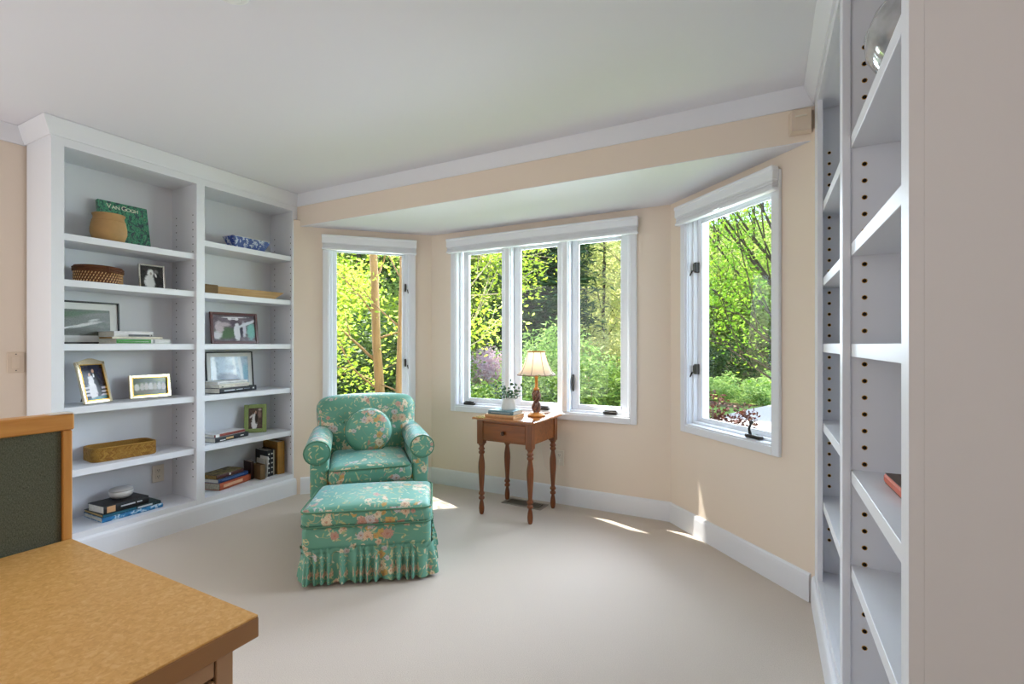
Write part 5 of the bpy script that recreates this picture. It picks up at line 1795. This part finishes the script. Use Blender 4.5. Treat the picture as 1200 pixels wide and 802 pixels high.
mb = MB(); mb.tube([wpt(469, 585, 5.15), wpt(468, 470, 5.15), wpt(470, 390, 5.15), wpt(472, 320, 5.2), wpt(472, 200, 5.25), wpt(466, 60, 5.3)], [.05, .044, .038, .034, .03, .026], 10)
mb.build('trunk', BARK, t)
mb, tips = MB(), []
for (x0, y0, f0, x1, y1, f1, r) in ((470, 385, 5.15, 410, 335, 5.4, .012), (472, 330, 5.2, 430, 275, 5.5, .012), (469, 410, 5.15, 520, 370, 5.3, .012), (474, 290, 5.2, 530, 240, 5.4, .012), (475, 260, 5.2, 440, 190, 5.4, .012), (468, 455, 5.15, 500, 410, 5.2, .010), (468, 460, 5.15, 405, 440, 5.5, .010)):
    p0, p1 = wpt(x0, y0, f0), wpt(x1, y1, f1)
    grow(mb, p0, (p1 - p0), (p1 - p0).length, r, 1, tips, .22, .75, .05, 6, 3)
mb.build('branches', BARK, t)['kind'] = 'stuff'
leaves('foliage', clumps(tips, 12, .11), .054, LM_SUN, t, .5)

# 2. small tree between the windows, its sprays in the left light of the big window
random.seed(33)
t, b = base_thing('garden_tree', 'yellow-green leafed tree whose sprays fill the left light of the big window', 'tree', 512, 6.0)
mb = MB(); mb.tube([wpt(512, 560, 6), wpt(515, 450, 6), wpt(520, 350, 6), wpt(524, 240, 6), wpt(530, 100, 6)], [.05, .045, .04, .035, .025], 9)
mb.build('trunk', BARK_P, t)
mb, tips = MB(), []
for (x0, y0, f0, x1, y1, f1, r) in ((515, 440, 6, 592, 340, 6.2, .016), (518, 380, 6, 585, 300, 6.0, .014), (520, 345, 6, 600, 352, 6.1, .013), (521, 320, 6, 590, 260, 6.3, .014), (522, 290, 6, 605, 300, 5.8, .013), (516, 420, 6, 575, 395, 5.7, .012), (523, 250, 6, 590, 200, 6.2, .014), (522, 300, 6, 606, 312, 6.4, .012), (520, 340, 6, 480, 280, 6.0, .012), (524, 230, 6, 560, 150, 6.0, .014)):
    p0, p1 = wpt(x0, y0, f0), wpt(x1, y1, f1)
    grow(mb, p0, (p1 - p0), (p1 - p0).length, r, 1, tips, .18, .6, .02, 6, 4)
mb.build('branches', BARK_P, t)['kind'] = 'stuff'
leaves('foliage', clumps(tips, 10, .10), .060, LM_SUN, t, .48)

# 3. spreading tree outside the right window; limbs rise from a trunk hidden to the right
random.seed(44)
t, b = base_thing('garden_tree', 'spreading maple with dark slanting limbs outside the window beside the near bookcase', 'tree', 1030, 6.6)
mb = MB(); mb.tube([wpt(1030, 560, 6.6), wpt(1020, 500, 6.6), wpt(1000, 450, 6.6), wpt(985, 420, 6.6)], [.14, .12, .10, .08], 10)
mb.build('trunk', BARK_D, t)
mb, tips = MB(), []
lim = [(1000, 450, 805, 225), (1005, 460, 825, 170), (990, 430, 850, 140), (985, 420, 885, 120), (1000, 470, 805, 300), (1005, 480, 812, 352), (985, 425, 930, 100), (1005, 490, 810, 400), (1010, 500, 842, 430), (985, 430, 820, 260)]
for i, (x0, y0, x1, y1) in enumerate(lim):
    f1 = 6.0 + 1.6 * ((i * 37) % 10) / 10
    p0, p1 = wpt(x0, y0, 6.6), wpt(x1, y1, f1)
    grow(mb, p0, (p1 - p0), (p1 - p0).length * 1.02, .026, 2, tips, .10, .42, .06, 8, 4)
mb.build('limbs', BARK_D, t)['kind'] = 'stuff'
tips = [q for q in tips]
leaves('foliage', clumps(tips, 8, .13), .060, LM_MID, t, .60, .5, keep=785)

# ---- shrubs
def shrub(name, label, px, fw, wid, dep, ht, mat, n, size, aspect=.4, group=None, droop=0.0, stems=6, bark=BARK_D, z0=.0, cat='shrub', lift=0.12):
    t, b = base_thing(name, label, cat, px, fw, group)
    mb = MB()
    for k in range(stems):
        a = random.uniform(0, 6.28); r = random.uniform(.05, .5)
        e = Vector((math.cos(a) * r * wid * .5, math.sin(a) * r * dep * .5, ht * random.uniform(.45, .8)))
        mb.tube([(e.x * .15, e.y * .15, 0), (e.x * .6, e.y * .6, e.z * .5), tuple(e)], [.028, .02, .008], 6)
    mb.build('stems', bark, t)
    # lumpy dome: leaves near the surface of many overlapping balls
    cs = []
    m = max(8, int(wid * dep * 10))
    for k in range(m):
        a = random.uniform(0, 6.28); r = math.sqrt(random.random())
        x, y = math.cos(a) * r * wid * .42, math.sin(a) * r * dep * .42
        z = ht * (lift + (.86 - lift) * random.random() * math.sqrt(max(.05, 1 - r * r * .75)))
        cs.append((x, y, z))
    cs = np.array(cs)
    idx = rng.integers(0, len(cs), n)
    dirs = rng.normal(0, 1, (n, 3)); dirs /= np.linalg.norm(dirs, axis=1, keepdims=True)
    rad = (.16 * min(wid, ht) + .05) * rng.uniform(.45, 1.05, (n, 1))
    P_ = cs[idx] + dirs * rad
    P_[:, 2] = np.maximum(P_[:, 2], .02)
    leaves('foliage', P_, size, mat, t, aspect, .5, droop)
    return t
random.seed(55)
# left window: dark laurels behind the slender tree
shrub('laurel', 'dark glossy laurel behind the slender tree at the left window', 400, 7.6, 2.6, 1.8, 2.2, LM_DARK, 9000, .10)
shrub('laurel', 'taller dark laurel behind the second trunk', 462, 8.2, 2.6, 2.0, 2.7, LM_DARK, 9000, .10)
shrub('bright_shrub', 'bright yellow-green shrub behind the laurels', 395, 11.5, 4.0, 3.0, 4.2, LM_SUN, 11000, .11, .5)
shrub('bright_shrub', 'tall yellow-green shrub far behind the second trunk', 468, 12.2, 4.0, 3.0, 4.0, LM_WOOD, 11000, .11, .5)
# middle window
shrub('forsythia', 'bushy yellow-green shrub below the left light of the big window', 566, 7.0, 1.9, 1.4, 1.62, LM_YEW, 9000, .085, .45)
shrub('azalea', 'pink-white flowering shrub beyond the left light of the big window', 582, 14.2, 2.6, 1.6, 2.05, LM_PINK, 9000, .08, .7, lift=.55)
shrub('weeping_hemlock', 'arching pale green conifer behind the lamp', 650, 8.8, 2.3, 1.6, 2.30, LM_SPRAY, 9000, .12, .28, None, .35)
shrub('yew', 'dark yew low behind the table lamp', 634, 7.2, 1.6, 1.2, 1.40, LM_YEW, 8000, .085, .28, None, .2)
shrub('yew', 'broad clipped yew below the right light of the big window', 712, 6.8, 2.2, 1.4, 1.62, LM_YEW, 15000, .085, .28, None, .1, 10, BARK, lift=.34)
# right window
shrub('plum_shrub', 'small dark red-leafed shrub just outside the window beside the near bookcase', 836, 5.0, .75, .6, 1.55, LM_RED, 1100, .05, .55)
shrub('plum_shrub', 'thin red-leafed sprig beside the crank handle outside', 872, 4.6, .5, .4, 1.40, LM_RED, 260, .045, .55)
shrub('juniper', 'low spreading green juniper on the lawn edge', 886, 14.5, 4.2, 2.6, .95, LM_SPRAY, 9000, .13, .28)
shrub('rhododendron', 'dark rhododendron at the far edge of the lawn', 838, 19, 4.0, 3.0, 1.7, LM_DARK, 7000, .15)
shrub('rhododendron', 'wide dark rhododendron behind the juniper', 905, 20, 5.0, 3.0, 2.3, LM_DARK, 8000, .16)
shrub('hedge', 'tall leafy hedge far behind the maple', 870, 24, 12.0, 4.0, 6.2, LM_WOOD, 26000, .20, .5)
for i, (px, fw, w_, h_) in enumerate(((672, 17.5, 3.0, 2.4), (700, 19.5, 3.4, 2.6), (727, 17.8, 3.0, 2.5), (752, 20, 3.4, 2.8))):
    shrub('spring_thicket', 'pale spring-green thicket at the wood edge above the clipped yew', px, fw, w_, 2.2, h_, LM_PALE, 6500, .12, .5, 'pale thickets at the wood edge')
for i, (px, fw, w_, h_) in enumerate(((610, 19.5, 3.2, 2.0), (640, 20.5, 3.2, 2.2), (405, 18.5, 4, 2.8), (470, 19.5, 4, 3.0))):
    shrub('green_thicket', 'mid-green thicket low among the pine trunks', px, fw, w_, 2.2, h_, LM_WOOD, 6500, .13, .5, 'green thickets among the pines')
# a parked white car far off, only a strip of it in view between leaves
t, b = base_thing('car', 'white car parked far off below the pink shrub, mostly hidden by leaves', 'car', 566, 16.0)
t.rotation_euler = (0, 0, D(34))
mb = MB()
prof = [(-2.1, .35), (-2.15, .62), (-2.0, .78), (-1.25, .90), (-.55, 1.38), (.75, 1.40), (1.45, .98), (2.05, .90), (2.15, .6), (2.1, .35)]
q = Matrix(((1, 0, 0, 0), (0, 0, -1, .85), (0, 1, 0, 0), (0, 0, 0, 1)))
mb.prism(prof, 0, 1.7, M=q)
mb.build('body', plain('white_car_paint', S(236, 238, 242), .25, .5), t)
mb = MB()
for y in (-.856, .852):
    mb.box(-.85, -.05, y, y + .004, .95, 1.30); mb.box(.02, .95, y, y + .004, .95, 1.30)
mb.build('side_window', plain('dark_car_glass', S(50, 56, 66), .1, .5), t)
for (x, y) in ((-1.35, -.78), (1.35, -.78), (-1.35, .78), (1.35, .78)):
    mb = MB(); mb.lathe([(.2, -.1), (.32, -.1), (.32, .1), (.2, .1)], 20, M=Matrix.Translation((x, y, .33)) @ Matrix.Rotation(D(90), 4, 'X'))
    mb.build('wheel', M['black'], t)

# leafy undergrowth all over the rising slope behind the trees
n_ = 90000
dd = rng.uniform(19, 62, n_) ** 1.0
aa = TH + np.radians(rng.uniform(-27, 48, n_)) * 1.0
ux, uy = -np.sin(aa) * dd, np.cos(aa) * dd
uz = np.array([ground_z(x, y) for x, y in zip(ux, uy)])
hump = 1.4 * (0.5 + .5 * np.sin(ux * .9 + 1.3 * np.cos(uy * .55))) * (0.5 + .5 * np.cos(uy * .8 + ux * .3))
P_ = np.stack([ux, uy, uz + hump * rng.uniform(.2, 1, n_) + .1], 1)
ug = thing('undergrowth', 'pale green leafy undergrowth covering the wooded slope', 'undergrowth', (0, 0, 0), 0, None, 'stuff')
leaves('leaf_cover', P_, .30, LM_PALE, ug, .6, .5)

# ---- tall pines beyond the middle light
def pine(label, px, fw, ht, wid, mat, n, bare=.13, group=None):
    t, b = base_thing('pine_tree', label, 'tree', px, fw, group)
    mb = MB(); mb.tube([(0, 0, 0), (.05, 0, ht * .5), (0, .05, ht)], [.095, .075, .02], 9)
    mb.build('trunk', BARK_D, t)
    mb = MB(); P_ = []
    k = 0
    z = ht * bare
    while z < ht * .98:
        u = (z - ht * bare) / (ht * (1 - bare))
        R_ = wid * (1 - u) ** .7 * random.uniform(.7, 1.1) + .3
        for j in range(5):
            a = random.uniform(0, 6.28)
            e = Vector((math.cos(a) * R_, math.sin(a) * R_, z + random.uniform(-.2, .5)))
            mb.tube([(0, 0, z), tuple(e * .6 + Vector((0, 0, z)) * .4 * 0 + Vector((0, 0, z * .4)) * 1), tuple(e)], [.04, .025, .008], 4)
            m = max(6, int(n / (ht * 6)))
            s = rng.uniform(.25, 1.05, (m, 1))
            q_ = np.array([[0, 0, z]]) * (1 - s) + np.array([[e.x, e.y, e.z]]) * s
            q_ += rng.normal(0, 1, (m, 3)) * np.array([.30, .30, .10])
            P_.append(q_)
        z += .42
    mb.build('boughs', BARK_D, t)['kind'] = 'stuff'
    leaves('foliage', np.concatenate(P_), .30, mat, t, .22, .35)
random.seed(66)
pine('tall dark pine seen through the middle light, left of its twin', 630, 16.5, 13, 1.7, LM_PINE, 9000)
pine('tall dark pine seen through the middle light, right of its twin', 641, 18.0, 14, 1.5, LM_PINE, 9000)
pine('dark pine behind the sprays of the left light', 500, 24, 12, 3.0, LM_PINE, 9000)
pine('dark pine behind the laurels of the left window', 420, 17, 11, 3.0, LM_PINE, 9000)

# ---- deciduous woodland on the slope
def wood_tree(label, px, fw, ht, wid, mat, n, size, bark, group=None, low=.25):
    t, b = base_thing('woodland_tree', label, 'tree', px, fw, group)
    mb = MB()
    lean = random.uniform(-.4, .4)
    top = Vector((lean, random.uniform(-.3, .3), ht * .8))
    mb.tube([(0, 0, 0), tuple(top * .5 + Vector((.1, 0, 0))), tuple(top)], [.085, .06, .02], 8)
    cs = []
    for k in range(12):
        z = ht * random.uniform(low, .78)
        a = random.uniform(0, 6.28); r = random.uniform(.4, 1.0) * wid
        e = Vector((math.cos(a) * r, math.sin(a) * r, z + random.uniform(.3, 1.6)))
        s = top * (z / (ht * .8))
        mb.tube([tuple(s), tuple(s.lerp(e, .6) + Vector((0, 0, .2))), tuple(e)], [.028, .018, .006], 4)
        for q in (.4, .7, 1.0): cs.append(tuple(s.lerp(e, q)))
        cs.append(tuple(e + Vector((random.uniform(-.6, .6), random.uniform(-.6, .6), random.uniform(.2, .9)))))
    for k in range(8): cs.append((top.x + random.gauss(0, wid * .35), top.y + random.gauss(0, wid * .35), ht * random.uniform(.72, 1.0)))
    mb.build('trunk', bark, t)
    leaves('foliage', clumps(cs, max(4, n // len(cs)), (.75, .75, .5)), size, mat, t, .6, .6)
gW = {0: ('pale spring-green woodland tree on the slope beyond the pines', 'pale woodland trees on the slope'),
      1: ('mid-green woodland tree on the slope behind the pink shrub', 'green woodland trees behind the pink shrub'),
      2: ('mid-green woodland tree far behind the laurels of the left window', 'green woodland trees behind the laurels'),
      3: ('mid-green woodland tree far behind the hedge of the right window', 'green woodland trees behind the far hedge')}
random.seed(77)
spots = []
for i in range(15):
    spots.append((664 + (i % 5) * 24 + random.uniform(-8, 8), 23 + (i // 5) * 7.5 + random.uniform(-1, 1), 0))
for i in range(9):
    spots.append((525 + (i % 6) * 24 + random.uniform(-8, 8), 24 + (i // 6) * 6 + random.uniform(-1, 1), 1))
for i in range(10):
    spots.append((350 + (i % 5) * 34 + random.uniform(-8, 8), 15 + (i // 5) * 6 + random.uniform(-1, 1), 2))
for i in range(8):
    spots.append((790 + (i % 4) * 46 + random.uniform(-8, 8), 28 + (i // 4) * 6 + random.uniform(-1, 1), 3))
for (px, fw, k) in spots:
    wood_tree(gW[k][0], px, fw, random.uniform(9.5, 13.5), random.uniform(1.3, 1.9), (LM_PALE if k == 0 else LM_WOOD), 4200, .16, BARK_D, gW[k][1], .06)
